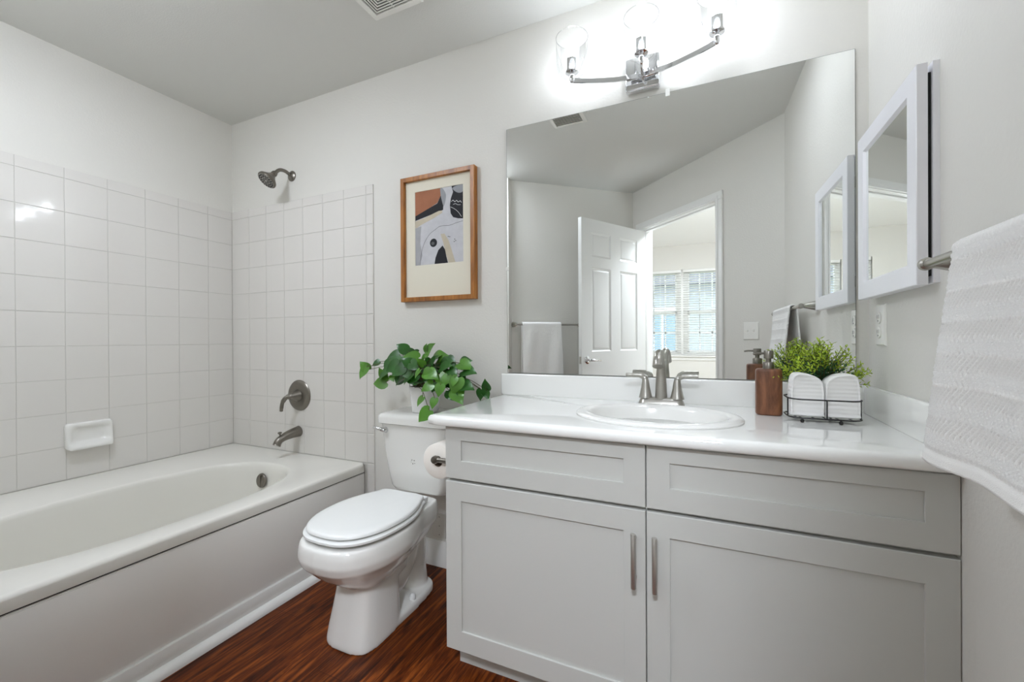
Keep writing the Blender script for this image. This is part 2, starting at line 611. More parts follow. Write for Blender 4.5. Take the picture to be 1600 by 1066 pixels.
# ------------------------------------------------------------------ bathtub
tub = thing('bathtub', 'white alcove bathtub with a flat apron front along the tiled left wall', 'bathtub', (0.55, -0.76, 0))


def rect_ring(x0, x1, y0, y1, cx, cy, z, N=128, angs=None):
    out = []
    for a in angs:
        c, s = math.cos(a), math.sin(a)
        t = min([(x1 - cx) / c if c > 1e-9 else 1e9, (x0 - cx) / c if c < -1e-9 else 1e9,
                 (y1 - cy) / s if s > 1e-9 else 1e9, (y0 - cy) / s if s < -1e-9 else 1e9])
        out.append(Vector((cx + c * t, cy + s * t, z)))
    return out


bm = B()
bx, by, brx, bry = 0.655, -0.77, 0.330, 0.565
inner = superell(bx, by, brx, bry, 0, 2.5, 144)
angs = [math.atan2(p.y - by, p.x - bx) for p in inner]
X0, X1, Y0, Y1 = 0.0065, 1.093, -1.527, -0.0065


def rr_(d, z):
    ring = rect_ring(X0, X1 - d, Y0, Y1, bx, by, z, angs=angs)
    return ring


def basin(sx, sy, z, dy=0.0):
    return [Vector((bx + (p.x - bx) * sx, by + dy + (p.y - by) * sy, z)) for p in inner]


rings = [rr_(0.012, 0.398), rr_(0.0, 0.398), rr_(0.0, 0.428), rr_(0.003, 0.436), rr_(0.010, 0.440), rr_(0.02, 0.4408)]
for s, z in ((1.02, 0.4405), (1.0, 0.438), (0.985, 0.432), (0.975, 0.420), (0.965, 0.39)):
    rings.append(basin(s, s if s > 0.99 else s + 0.005, z))
for s, sy, z in ((0.945, 0.955, 0.32), (0.92, 0.93, 0.22), (0.89, 0.90, 0.14), (0.84, 0.85, 0.098), (0.74, 0.76, 0.078), (0.4, 0.42, 0.074)):
    rings.append(basin(s, sy, z))
loft(bm, rings, True, False, True)
obj('tub_shell', bm, 'tub', tub, 50)
bm = B()
box(bm, 1.060, 1.085, Y0, Y1 - 0.003, 0.0, 0.390, 0.003)
# shallow pressed outline of the apron and its return against the wall
box(bm, 1.084, 1.0875, Y0, -0.075, 0.088, 0.386, 0.0015)
obj('apron_panel', bm, 'apron', tub)
bm = B(); box(bm, 1.04, 1.081, Y0, Y1, 0.388, 0.399)
obj('shadow_strip', bm, 'dark', tub)  # dark strip laid in for the shade under the rim
bm = B(); box(bm, 1.084, 1.099, Y0, Y1 - 0.01, 0.0, 0.082, 0.003)
obj('apron_skirt', bm, 'trim', tub)
# overflow plate
oc = Vector((0.599, by + 0.965 * bry - 0.008, 0.354))
bm = B()
d = Vector((0, -1, 0.12))
lathe(bm, [(0.037, 0), (0.037, 0.004), (0.033, 0.009), (0.02, 0.0115), (0.0, 0.012)], oc, d, 32)
box(bm, -0.006, 0.006, -0.004, 0.0, -0.03, 0.03, 0.002, T=Matrix.Translation(oc + Vector((0, -0.011, 0.0))))
obj('overflow_plate', bm, 'darknickel', tub)
# quarter-round at the floor
bm = B()
prof = [(1.0985, 0.0)] + [(1.099 + 0.024 * math.cos(R(a)), 0.030 * math.sin(R(a))) for a in range(0, 91, 10)]
loft(bm, [[Vector((x, y, z)) for x, z in prof] for y in (-1.56, -0.012)], True)
struct('baseboard_tub', bm, 'trim')

# ------------------------------------------------------------------ shower and tub fittings
sh = thing('shower_sprayer', 'brushed nickel shower head on a bent arm high on the painted wall', 'shower head', (0.545, 0, 2.033))
bm = B(); lathe(bm, [(0.030, 0), (0.030, 0.004), (0.024, 0.010), (0.012, 0.014)], (0.545, 0, 2.033), (0, -1, 0), 28)
obj('flange', bm, 'darknickel', sh)
hd = Vector((-0.13, -0.62, -0.77)).normalized()
neck = Vector((0.543, -0.108, 2.012))
bm = B()
tube(bm, smooth_pts([(0.545, -0.005, 2.033), (0.545, -0.045, 2.046), (0.544, -0.080, 2.040), neck], 8), 0.0095, 14)
obj('arm', bm, 'darknickel', sh)
bm = B()
lathe(bm, [(0.013, -0.006), (0.016, 0.0), (0.016, 0.012), (0.012, 0.015), (0.018, 0.020), (0.026, 0.032), (0.040, 0.048), (0.050, 0.058), (0.051, 0.066), (0.048, 0.070)], neck, hd, 32)
head = obj('spray_head', bm, 'darknickel', sh)
bm = B()
fc = neck + hd * 0.070
lathe(bm, [(0.044, 0.0), (0.044, 0.0015), (0.0, 0.002)], fc, hd, 32)
fa, fb = frame_of(hd)
obj('spray_face', bm, 'nickel', head)
bm = B()
for rad_, cnt in ((0.013, 6), (0.026, 12), (0.037, 18)):
    for k in range(cnt):
        a = 2 * PI * k / cnt + rad_ * 40
        p = fc + fa * math.cos(a) * rad_ + fb * math.sin(a) * rad_ + hd * 0.001
        lathe(bm, [(0.0042, 0), (0.0036, 0.003), (0.0, 0.0034)], p, hd, 8)
obj('nozzles', bm, 'nozzle', head)

vv = thing('shower_valve', 'round brushed nickel shower valve with a lever on the tub wall tile', 'shower valve', (0.602, -0.007, 0.772))
bm = B(); lathe(bm, [(0.088, 0), (0.088, 0.003), (0.082, 0.010), (0.060, 0.014), (0.0, 0.016)], (0.602, -0.006, 0.772), (0, -1, 0), 48)
obj('escutcheon', bm, 'darknickel', vv)
bm = B(); lathe(bm, [(0.034, 0), (0.034, 0.004), (0.028, 0.012), (0.021, 0.035), (0.016, 0.050), (0.012, 0.054)], (0.602, -0.018, 0.772), (0, -1, 0), 32)
vh = obj('handle_hub', bm, 'darknickel', vv)
bm = B()
tube(bm, smooth_pts([(0.602, -0.064, 0.772), (0.592, -0.084, 0.768), (0.576, -0.094, 0.742), (0.570, -0.097, 0.708), (0.568, -0.097, 0.690)], 7),
     [0.014] * 6 + [0.012] * 8 + [0.010] * 8 + [0.009] * 6 + [0.004], 14)
obj('lever', bm, 'darknickel', vh)

sp = thing('tub_spout', 'brushed nickel tub spout with a pull-up diverter knob below the valve', 'tub spout', (0.594, -0.007, 0.566))
bm = B()
path = smooth_pts([(0.594, -0.006, 0.566), (0.593, -0.05, 0.562), (0.591, -0.095, 0.552), (0.589, -0.128, 0.536), (0.588, -0.142, 0.512)], 8)
n_ = len(path)
tube(bm, path, [0.031 - 0.011 * min(1, i / (n_ * 0.6)) for i in range(n_ - 3)] + [0.020, 0.021, 0.0215], 24)
obj('spout_body', bm, 'darknickel', sp)
bm = B(); lathe(bm, [(0.004, 0), (0.004, 0.016), (0.010, 0.020), (0.011, 0.026), (0.006, 0.029)], (0.590, -0.120, 0.556), (0, -0.15, 1), 16)
obj('diverter_knob', bm, 'darknickel', sp)

# soap dish on the left wall
sd = thing('soap_dish', 'white ceramic soap dish fixed to the left wall tile', 'soap dish', (0.006, -0.695, 0.584))
bm = B()


def sdr(y0, y1, z0, z1, r, x):
    return [Vector((x, p.x, p.y)) for p in rrect(y0, y1, z0, z1, r, 0, 6)]


rings = [sdr(-0.778, -0.610, 0.582, 0.702, 0.012, 0.0065), sdr(-0.780, -0.608, 0.581, 0.703, 0.014, 0.018),
         sdr(-0.778, -0.609, 0.579, 0.701, 0.016, 0.026), sdr(-0.772, -0.614, 0.585, 0.696, 0.018, 0.030),
         sdr(-0.762, -0.625, 0.600, 0.686, 0.022, 0.0295), sdr(-0.754, -0.633, 0.610, 0.678, 0.022, 0.022), sdr(-0.745, -0.642, 0.618, 0.670, 0.02, 0.017)]
# bowl out the lower lip like a ledge
for ring in rings[1:5]:
    for p in ring:
        if p.z < 0.63:
            k = (0.63 - p.z) / 0.05
            w = 1 - min(1, abs(p.y + 0.694) / 0.095) ** 2.2
            p.x += 0.030 * min(1, k) * (0.35 + 0.65 * w)
loft(bm, rings, True, False, True)
obj('dish_body', bm, 'ceramic', sd, 60)

# ------------------------------------------------------------------ toilet
TX = 1.548
to = thing('toilet', 'white two-piece toilet with closed lid between bathtub and vanity', 'toilet', (TX, -0.4, 0))


def outline(half, z, m=6):
    """closed outline from half points (dx, y), back centre first, mirrored in x"""
    pts = smooth_pts([(d, y, 0) for d, y in half], m)
    Rr = [Vector((TX + p.x, p.y, z)) for p in pts]
    Ll = [Vector((TX - p.x, p.y, z)) for p in reversed(pts[1:-1])]
    return Rr + Ll


RIM = [(0, -0.165), (0.06, -0.165), (0.105, -0.178), (0.118, -0.225), (0.128, -0.30), (0.160, -0.39), (0.178, -0.48), (0.168, -0.58), (0.128, -0.665), (0.07, -0.705), (0, -0.716)]
LOW = [(0, -0.30), (0.03, -0.30), (0.052, -0.31), (0.064, -0.34), (0.074, -0.38), (0.080, -0.43), (0.084, -0.48), (0.084, -0.52), (0.074, -0.555), (0.04, -0.575), (0, -0.58)]
PED = [(0, -0.385), (0.03, -0.385), (0.055, -0.388), (0.080, -0.395), (0.098, -0.42), (0.105, -0.46), (0.106, -0.51), (0.102, -0.56), (0.085, -0.596), (0.045, -0.612), (0, -0.615)]
PEDT = [(0, -0.38), (0.03, -0.38), (0.05, -0.382), (0.066, -0.388), (0.075, -0.40), (0.080, -0.44), (0.083, -0.49), (0.080, -0.53), (0.066, -0.562), (0.035, -0.576), (0, -0.578)]


def mixo(a, b, t, grow=0.0):
    return [(p[0] * (1 - t) + q[0] * t + (grow if p[0] > 0.02 else 0), p[1] * (1 - t) + q[1] * t - (grow if i > 6 else 0)) for i, (p, q) in enumerate(zip(a, b))]


bm = B()
loft(bm, [outline(mixo(RIM, LOW, t, g), z) for z, t, g in ((0.399, 0, -0.006), (0.394, 0, 0.0), (0.375, 0, 0.004), (0.345, 0.0, 0.006), (0.318, 0.05, 0.004),
                                                       (0.298, 0.16, 0), (0.272, 0.34, 0), (0.245, 0.58, 0), (0.222, 0.82, 0), (0.205, 1.0, 0), (0.17, 1.02, 0))], True, True, True)
loft(bm, [outline(mixo(PED, PEDT, t), z) for z, t in ((0.0, 0), (0.02, 0.01), (0.06, 0.2), (0.12, 0.55), (0.18, 0.88), (0.24, 1.05), (0.28, 1.1))], True, True, True)
# foot plate
FOOT = [(0, -0.150), (0.05, -0.152), (0.080, -0.175), (0.092, -0.22), (0.098, -0.28), (0.100, -0.34), (0.100, -0.40), (0.100, -0.45), (0.090, -0.50), (0.05, -0.53), (0, -0.54)]
loft(bm, [outline(mixo(FOOT, FOOT, 0, g), z) for z, g in ((0.0, 0), (0.024, 0), (0.032, -0.004), (0.036, -0.012))], True, True, True)
# trapway: a fat S of pipe behind the pedestal
tube(bm, smooth_pts([(TX, -0.46, 0.20), (TX, -0.40, 0.13), (TX, -0.34, 0.12), (TX, -0.29, 0.17), (TX, -0.25, 0.24), (TX, -0.215, 0.27)], 6), 0.060, 20)
tube(bm, [(TX, -0.215, 0.0), (TX, -0.215, 0.12), (TX, -0.215, 0.30), (TX, -0.215, 0.385)], [0.070, 0.058, 0.062, 0.085], 24)
o = obj('bowl', bm, 'ceramic', to, 60)
md = o.modifiers.new('fuse', 'REMESH'); md.mode = 'VOXEL'; md.voxel_size = 0.0045; md.use_smooth_shade = True
md = o.modifiers.new('glaze', 'SMOOTH'); md.factor = 0.5; md.iterations = 9
for s in (-1, 1):
    bm = B(); lathe(bm, [(0.013, 0), (0.013, 0.012), (0.011, 0.020), (0.006, 0.024), (0, 0.025)], (TX + s * 0.077, -0.312, 0.033), (0, 0, 1), 20)
    obj('bolt_cap', bm, 'seat', to)
LID = [(0, -0.271), (0.050, -0.271), (0.103, -0.2715), (0.116, -0.300), (0.142, -0.355), (0.161, -0.42), (0.166, -0.49), (0.155, -0.575), (0.120, -0.645), (0.065, -0.684), (0, -0.693)]
bm = B()
loft(bm, [outline(mixo(LID, LID, 0, g), z) for z, g in ((0.4105, -0.014), (0.4105, 0.002), (0.413, 0.008), (0.420, 0.008), (0.4240, 0.003), (0.4250, -0.03))], True, True, True)
obj('seat_ring', bm, 'seat', to, 50)
bm = B()
loft(bm, [outline(mixo(LID, LID, 0, g), z) for z, g in ((0.4300, -0.018), (0.4300, -0.003), (0.432, 0.001), (0.438, 0.0), (0.4425, -0.003), (0.4445, -0.009), (0.4460, -0.03))], True, True, True)
obj('seat_lid', bm, 'seat', to, 50)
for s in (-1, 1):
    bm = B(); box(bm, TX + s * 0.085 - 0.018, TX + s * 0.085 + 0.018, -0.275, -0.236, 0.403, 0.430, 0.006, 3)
    obj('seat_hinge', bm, 'seat', to)
# tank
bm = B()
tk = [(0.405, 0.125, -0.165, 0.03), (0.412, 0.142, -0.180, 0.04), (0.43, 0.152, -0.188, 0.04), (0.50, 0.160, -0.198, 0.036), (0.60, 0.170, -0.208, 0.034), (0.712, 0.178, -0.216, 0.032)]
loft(bm, [rrect(TX - w, TX + w, y0, -0.012, r, z, 8) for z, w, y0, r in tk], True, True, True)
obj('tank', bm, 'ceramic', to, 50)
bm = B()
loft(bm, [rrect(TX - 0.190 - g, TX + 0.190 + g, -0.230 - g, -0.006, 0.036, z, 8) for z, g in ((0.711, -0.006), (0.715, 0), (0.738, 0.001), (0.748, -0.002), (0.754, -0.008), (0.757, -0.02))], True, True, True)
obj('tank_lid', bm, 'ceramic', to, 50)
bm = B()
lathe(bm, [(0.014, 0), (0.014, 0.004), (0.011, 0.010), (0.0, 0.012)], (1.408, -0.215, 0.683), (0, -1, 0), 20)
tube(bm, smooth_pts([(1.408, -0.224, 0.683), (1.392, -0.232, 0.688), (1.375, -0.236, 0.692), (1.356, -0.238, 0.694)], 6), [0.009] * 7 + [0.0065] * 6 + [0.0055] * 6, 12)
obj('flush_lever', bm, 'chrome', to)
bm = B()
for dx, dz, w_ in ((-0.007, 0.004, 0.0035), (-0.006, 0.009, 0.004), (0.006, 0.004, 0.004), (0.003, 0.009, 0.0015), (-0.002, -0.012, 0.003), (0.008, -0.010, 0.002), (-0.010, -0.005, 0.0015)):
    lathe(bm, [(w_, -0.004), (w_, 0.0006)], (TX + dx, -0.2035, 0.556 + dz), (0, -1, 0.09), 8)
obj('maker_mark', bm, 'mark_and_shadow', to)

# ------------------------------------------------------------------ vanity cabinet
VX0, VX1, VMID, FY = 1.948, 3.170, 2.5635, -0.557
va = thing('vanity_cabinet', 'light grey two-door vanity cabinet under the white countertop', 'cabinet', ((VX0 + VX1) / 2, -0.28, 0))
bm = B(); box(bm, VX0 + 0.001, VX1, -0.536, -0.016, 0.099, 0.808, 0.0015)
obj('carcass', bm, 'gray', va)
bm = B(); box(bm, VX0 + 0.002, VX1, -0.478, -0.02, 0.0, 0.0985)
obj('toe_kick', bm, 'gray', va)


def shaker(x0, x1, z0, z1, px0, px1, pz0, pz1, d=0.006, t=0.020):
    bm = B()
    yb, yf = FY + t, FY
    b = 0.0016
    O = lambda y, g: [Vector((x0 + g, y, z0 + g)), Vector((x1 - g, y, z0 + g)), Vector((x1 - g, y, z1 - g)), Vector((x0 + g, y, z1 - g))]
    I = lambda y, g: [Vector((px0 + g, y, pz0 + g)), Vector((px1 - g, y, pz0 + g)), Vector((px1 - g, y, pz1 - g)), Vector((px0 + g, y, pz1 - g))]
    loft(bm, [O(yb, 0), O(yf + b, 0), O(yf, b), I(yf, -0.0008), I(yf + 0.0008, 0), I(yf + d, 0.0)], True, True, True)
    return bm


DL = (VX0, VMID - 0.0015)
DR = (VMID + 0.0015, VX1)
for nm, (x0, x1), px in (('drawer_front', DL, (2.005, 2.506)), ('drawer_front', DR, (2.622, 3.115))):
    obj(nm, shaker(x0, x1, 0.643, 0.806, px[0], px[1], 0.701, 0.765), 'gray', va, 25)
doors = []
for (x0, x1), px, hx in ((DL, (2.005, 2.506), 2.535), (DR, (2.622, 3.115), 2.587)):
    dr = obj('cabinet_door', shaker(x0, x1, 0.099, 0.634, px[0], px[1], 0.163, 0.574), 'gray', va, 25)
    bm = B()
    lathe(bm, [(0.0062, 0.0), (0.0066, 0.001), (0.0066, 0.139), (0.0062, 0.140)], (hx, FY - 0.030, 0.442), (0, 0, 1), 18)
    for z in (0.460, 0.564):
        lathe(bm, [(0.0045, 0), (0.0045, 0.028)], (hx, FY + 0.001, z), (0, -1, 0), 12)
    obj('handle', bm, 'pull', dr)

# ------------------------------------------------------------------ countertop with backsplashes, and sink
CZ = 0.842
ct = thing('countertop', 'glossy white countertop with low splash panels on the grey vanity', 'countertop', (2.53, -0.28, 0.811))
SX, SY = 2.563, -0.318
hole = superell(SX, SY, 0.226, 0.178, 0, 2.0, 144)
hang = [math.atan2(p.y - SY, p.x - SX) for p in hole]
bm = B()
cx0, cx1, cyf, cyb = 1.888, 3.171, -0.578, -0.004


def crr(g, z):
    return rect_ring(cx0 + g, cx1, cyf + g, cyb, SX, SY, z, angs=hang)


rings = [crr(0.014, 0.811), crr(0.004, 0.811), crr(0.0, 0.816), crr(0.0, 0.829), crr(0.0025, 0.836), crr(0.008, 0.8405), crr(0.016, CZ),
         [Vector((p.x, p.y, CZ)) for p in hole], [Vector((p.x, p.y, 0.811)) for p in hole]]
loft(bm, rings, True, False, False)
obj('top_slab', bm, 'counter', ct, 60)
bm = B(); box(bm, cx0 - 0.001, 3.172, -0.022, -0.002, CZ - 0.002, 0.934, 0.006, 3)
obj('back_splash', bm, 'counter', ct, 50)
bm = B(); box(bm, 0.021, 0.55, 0.001, 0.021, CZ - 0.002, 0.934, 0.006, 3, T=TR)
obj('side_splash', bm, 'counter', ct, 50)

sk = thing('sink', 'white oval sink set into the countertop in front of the faucet', 'sink', (SX, SY, CZ))
bm = B()


def sk_(r1, r2, z, dy=0.0):
    return superell(SX, SY + dy, r1, r2, z, 2.0, 96)


rings = [sk_(0.225, 0.177, 0.838), sk_(0.245, 0.196, CZ + 0.0005), sk_(0.246, 0.197, CZ + 0.005), sk_(0.240, 0.191, CZ + 0.010), sk_(0.228, 0.180, CZ + 0.0125), sk_(0.214, 0.164, CZ + 0.012),
         sk_(0.203, 0.154, CZ + 0.008), sk_(0.198, 0.149, CZ - 0.002), sk_(0.190, 0.142, CZ - 0.03), sk_(0.172, 0.127, CZ - 0.07),
         sk_(0.135, 0.10, CZ - 0.105), sk_(0.085, 0.07, CZ - 0.122), sk_(0.03, 0.03, CZ - 0.128), sk_(0.022, 0.022, CZ - 0.130)]
loft(bm, rings, True, False, True)
obj('sink_bowl', bm, 'ceramic', sk, 60)
bm = B(); lathe(bm, [(0.021, 0), (0.021, 0.002), (0.016, 0.003), (0.0, 0.001)], (SX, SY, CZ - 0.130), (0, 0, 1), 24)
obj('drain', bm, 'nickel', sk)

# ------------------------------------------------------------------ faucet
FX, FYY = 2.562, -0.088
fa_ = thing('faucet', 'brushed nickel two-handle faucet behind the oval sink', 'faucet', (FX, FYY, CZ))
bm = B()
rings = []
for g, z in ((0, 0.0), (0, 0.004), (0.003, 0.012), (0.008, 0.022), (0.012, 0.027), (0.02, 0.029)):
    rings.append(rrect(FX - 0.080 + g, FX + 0.080 - g, FYY - 0.030 + g, FYY + 0.030 - g, 0.026 - g * 0.9, CZ + z, 8))
for ring in rings[2:]:
    for p in ring:
        if abs(p.x - FX) < 0.030:
            p.z -= 0.0
loft(bm, rings, True, True, True)
obj('base_plate', bm, 'nickel', fa_, 50)
bm = B()
path = smooth_pts([(FX, FYY, CZ + 0.022), (FX, FYY, CZ + 0.09), (FX, FYY - 0.003, CZ + 0.140), (FX, FYY - 0.022, CZ + 0.180), (FX, FYY - 0.055, CZ + 0.188), (FX, FYY - 0.088, CZ + 0.172), (FX, FYY - 0.103, CZ + 0.146)], 8)
n_ = len(path)
rad = []
for i in range(n_):
    t = i / (n_ - 1)
    rad.append(0.0215 - 0.008 * min(1, t / 0.4) + 0.006 * max(0, (t - 0.45) / 0.55))
tube(bm, path, rad, 24)
obj('spout', bm, 'nickel', fa_, 60)
for s in (-1, 1):
    bm = B()
    hx = FX + s * 0.054
    lathe(bm, [(0.024, 0), (0.0235, 0.003), (0.0205, 0.014), (0.016, 0.036), (0.0125, 0.058), (0.010, 0.068)], (hx, FYY, CZ + 0.026), (0, 0, 1), 28)
    tube(bm, smooth_pts([(hx, FYY, CZ + 0.086), (hx + s * 0.004, FYY, CZ + 0.098), (hx + s * 0.018, FYY - 0.002, CZ + 0.106), (hx + s * 0.042, FYY - 0.004, CZ + 0.107), (hx + s * 0.070, FYY - 0.006, CZ + 0.108)], 6),
         [0.0115] * 7 + [0.0095] * 6 + [0.0085] * 6 + [0.0075] * 5 + [0.006], 14, flat=0.75)
    obj('handle', bm, 'nickel', fa_, 60)

# ------------------------------------------------------------------ soap dispenser
DXC, DYC = 2.888, -0.155
ds = thing('soap_dispenser', 'wooden soap dispenser with a metal pump right of the sink', 'soap dispenser', (DXC, DYC, CZ))
bm = B()
loft(bm, [superell(DXC, DYC, 0.0365 - g, 0.0265 - g, CZ + z, 3.2, 48) for z, g in ((0.0005, 0.004), (0.003, 0.001), (0.007, 0), (0.136, 0), (0.142, 0.0015), (0.145, 0.006))], True, True, True)
obj('bottle', bm, 'wood_bottle', ds, 50)
bm = B()
lathe(bm, [(0.016, 0), (0.016, 0.018), (0.014, 0.0205), (0.0075, 0.0215), (0.0075, 0.032)], (DXC, DYC, CZ + 0.145), (0, 0, 1), 24)
pc = obj('pump_collar', bm, 'darknickel', ds)
bm = B()
lathe(bm, [(0.0125, 0), (0.0135, 0.001), (0.0135, 0.024), (0.0125, 0.0255), (0, 0.026)], (DXC, DYC, CZ + 0.1765), (0, 0, 1), 24)
tube(bm, [(DXC, DYC, CZ + 0.193), (DXC - 0.03, DYC - 0.006, CZ + 0.193), (DXC - 0.043, DYC - 0.009, CZ + 0.191)], [0.004, 0.0035, 0.003], 10)
obj('pump_head', bm, 'darknickel', ds)

# ------------------------------------------------------------------ wire caddy with two rolled towels and a sprig plant
KX0, KX1, KY0, KY1 = 2.926, 3.100, -0.262, -0.150
cd = thing('wire_caddy', 'black wire caddy holding white towels in the counter corner', 'caddy', ((KX0 + KX1) / 2, -0.206, CZ))


def loop_pts(z):
    pts = rrect(KX0, KX1, KY0, KY1, 0.03, z, 5)
    for p in pts:
        if p.y < -0.21:
            p.y -= 0.010 * (1 - ((p.x - 3.013) / 0.087) ** 2)
    return pts


bm = B()
tube(bm, loop_pts(CZ + 0.066), 0.0021, 8, loop=True)
tube(bm, loop_pts(CZ + 0.013), 0.0021, 8, loop=True)
obj('rail', bm, 'black', cd)
for x, y in ((3.013, KY0 - 0.010), (KX1 - 0.001, KY0 + 0.03), (KX0 + 0.001, KY0 + 0.03), (3.013, KY1)):
    bm = B(); tube(bm, [(x, y, CZ + 0.013), (x, y, CZ + 0.066)], 0.0019, 8)
    obj('upright', bm, 'black', cd)
bm = B()
for x in (2.955, 2.985, 3.013, 3.042, 3.072):
    tube(bm, [(x, KY0 - 0.007, CZ + 0.013), (x, KY1, CZ + 0.013)], 0.0018, 8)
obj('bottom_wire', bm, 'black', cd)
for x, y in ((2.957, KY0 - 0.002), (3.046, KY0 - 0.005), (2.957, KY1 - 0.01), (3.046, KY1 - 0.01)):
    bm = B()
    lathe(bm, [(0.001, 0), (0.0040, 0.001), (0.0050, 0.005), (0.0040, 0.009), (0.001, 0.0112)], (x, y, CZ), (0, 0, 1), 12)
    obj('foot', bm, 'black', cd)


def hand_towel(xa, xb, flip, label):
    w = xb - xa
    pr = [(0.006, 0), (0.0, 0.012), (0.0, 0.06), (0.003, 0.10), (0.010, 0.118), (0.025, 0.1225), (0.050, 0.119), (0.069, 0.110), (0.080, 0.096), (0.0835, 0.070), (0.083, 0.012), (0.076, 0)]
    pr = [(a * w / 0.0835, z) for a, z in pr]
    pr = smooth_pts([(a, 0, z) for a, z in pr], 5, True)
    if flip:
        pr = [Vector((w - p.x, 0, p.z)) for p in pr]
    cxm = sum(p.x for p in pr) / len(pr)
    czm = sum(p.z for p in pr) / len(pr)
    bm = B()
    rings = []
    for y, g in ((-0.262, 0.88), (-0.2665, 0.93), (-0.266, 0.975), (-0.262, 1.0), (-0.235, 1.0), (-0.205, 1.0), (-0.199, 0.97), (-0.197, 0.9)):
        rings.append([Vector((xa + cxm + (p.x - cxm) * g, y + 0.013, CZ + 0.0165 + czm + (p.z - czm) * g)) for p in pr])
    loft(bm, rings, True, True, True)
    o = obj('rolled_towel', bm, 'towel_rib', None, 60)
    return tag(o, label, 'towel', 'rolled towels in the wire caddy')


def ribbed_towel():
    m = mat('white_ribbed_towel', (240, 239, 237), 1.0, spec=0.05, sheen=0.3)
    nt = m.node_tree
    b = nt.nodes['Principled BSDF']
    tc = nt.nodes.new('ShaderNodeTexCoord')
    w = nt.nodes.new('ShaderNodeTexWave')
    w.bands_direction = 'Z'
    w.inputs['Scale'].default_value = 28
    w.inputs['Distortion'].default_value = 1.2
    w.inputs['Detail'].default_value = 2
    bp = nt.nodes.new('ShaderNodeBump')
    bp.inputs['Strength'].default_value = 0.35
    bp.inputs['Distance'].default_value = 0.002
    nt.links.new(tc.outputs['Object'], w.inputs['Vector'])
    nt.links.new(w.outputs['Fac'], bp.inputs['Height'])
    nt.links.new(bp.outputs['Normal'], b.inputs['Normal'])
    return m


MT['towel_rib'] = ribbed_towel()
hand_towel(2.9325, 3.0115, False, 'left one of two white towels in the black wire caddy, nearer the soap dispenser')
hand_towel(3.0145, 3.0935, True, 'right one of two white towels in the black wire caddy, nearer the wall')

pl = thing('sprig_plant', 'bushy yellow-green sprig plant behind the towels in the wire caddy', 'plant', (3.02, -0.172, CZ + 0.0155))
bm = B()
lathe(bm, [(0.014, 0), (0.017, 0.002), (0.020, 0.06), (0.0215, 0.062), (0.0215, 0.070), (0.018, 0.070), (0.017, 0.06)], (3.02, -0.172, CZ + 0.0155), (0, 0, 1), 24)
obj('pot', bm, 'pot', pl)


def blade(bm, p, d, nrm, L, w, mi):
    """one small pointed leaf"""
    d = d.normalized()
    s = d.cross(nrm)
    if s.length < 1e-4:
        s = d.cross(Vector((0, 1, 0.3)))
    s.normalize()
    nn = s.cross(d)
    a = bm.verts.new(p)
    b_ = bm.verts.new(p + d * L * 0.45 + s * w)
    c_ = bm.verts.new(p + d * L * 0.45 - s * w)
    m_ = bm.verts.new(p + d * L * 0.5 - nn * w * 0.5)
    t = bm.verts.new(p + d * L)
    for f in ((a, b_, m_), (b_, t, m_), (a, m_, c_), (m_, t, c_)):
        bm.faces.new(f).material_index = mi


rng = random.Random(11)
bm_l, bm_s = B(), B()
base = Vector((3.02, -0.172, CZ + 0.08))
for i in range(120):
    a = rng.uniform(0, 2 * PI)
    el = rng.uniform(R(6), R(88))
    L = rng.uniform(0.09, 0.132) * (0.86 + 0.12 * math.sin(el))
    dv = Vector((math.cos(a) * math.cos(el) * 1.05, math.sin(a) * math.cos(el) * 0.62, math.sin(el) * 1.12 + 0.08))
    if i < 16:      # sprigs leaning out to both sides
        sgn = -1 if i % 2 else 1
        dv = Vector((sgn * rng.uniform(0.7, 1.0), rng.uniform(-0.35, 0.2), rng.uniform(0.3, 0.75)))
        L = rng.uniform(0.10, 0.122)
    p0 = base + Vector((dv.x * 0.012, dv.y * 0.010, 0))
    pts = [p0 + dv * L * t + Vector((0, 0, 0.012 * math.sin(t * PI))) for t in (0, 0.25, 0.5, 0.75, 1)]
    pts[-1] += Vector((rng.uniform(-0.006, 0.006), 0, rng.uniform(0, 0.006)))
    # keep clear of the wall, the mirror and the towels
    if max(p.x for p in pts) > 3.140 or max(p.y for p in pts) > -0.045:
        continue
    if any(p.y < -0.186 and p.z < CZ + 0.135 for p in pts[1:]) and min(p.y for p in pts) > -0.3 and dv.z < 0.7:
        continue
    tube(bm_s, pts, [0.0011, 0.001, 0.0009, 0.0008, 0.0005], 5)
    for k in range(26):
        t = 0.12 + 0.88 * k / 25
        j = min(3, int(t * 4))
        f = t * 4 - j
        p = pts[j].lerp(pts[j + 1], f)
        ax = (pts[j + 1] - pts[j]).normalized()
        u, v = frame_of(ax)
        ang = k * 2.4
        side = u * math.cos(ang) + v * math.sin(ang)
        ld = ax * rng.uniform(0.5, 0.9) + side
        mi = 1 if t > rng.uniform(0.42, 0.8) else 0
        blade(bm_l, p, ld, ax, rng.uniform(0.012, 0.018), 0.0027, mi)
obj('foliage', bm_l, ['sprig', 'sprig_tip'], pl, 0)
obj('stems', bm_s, 'stem', pl)

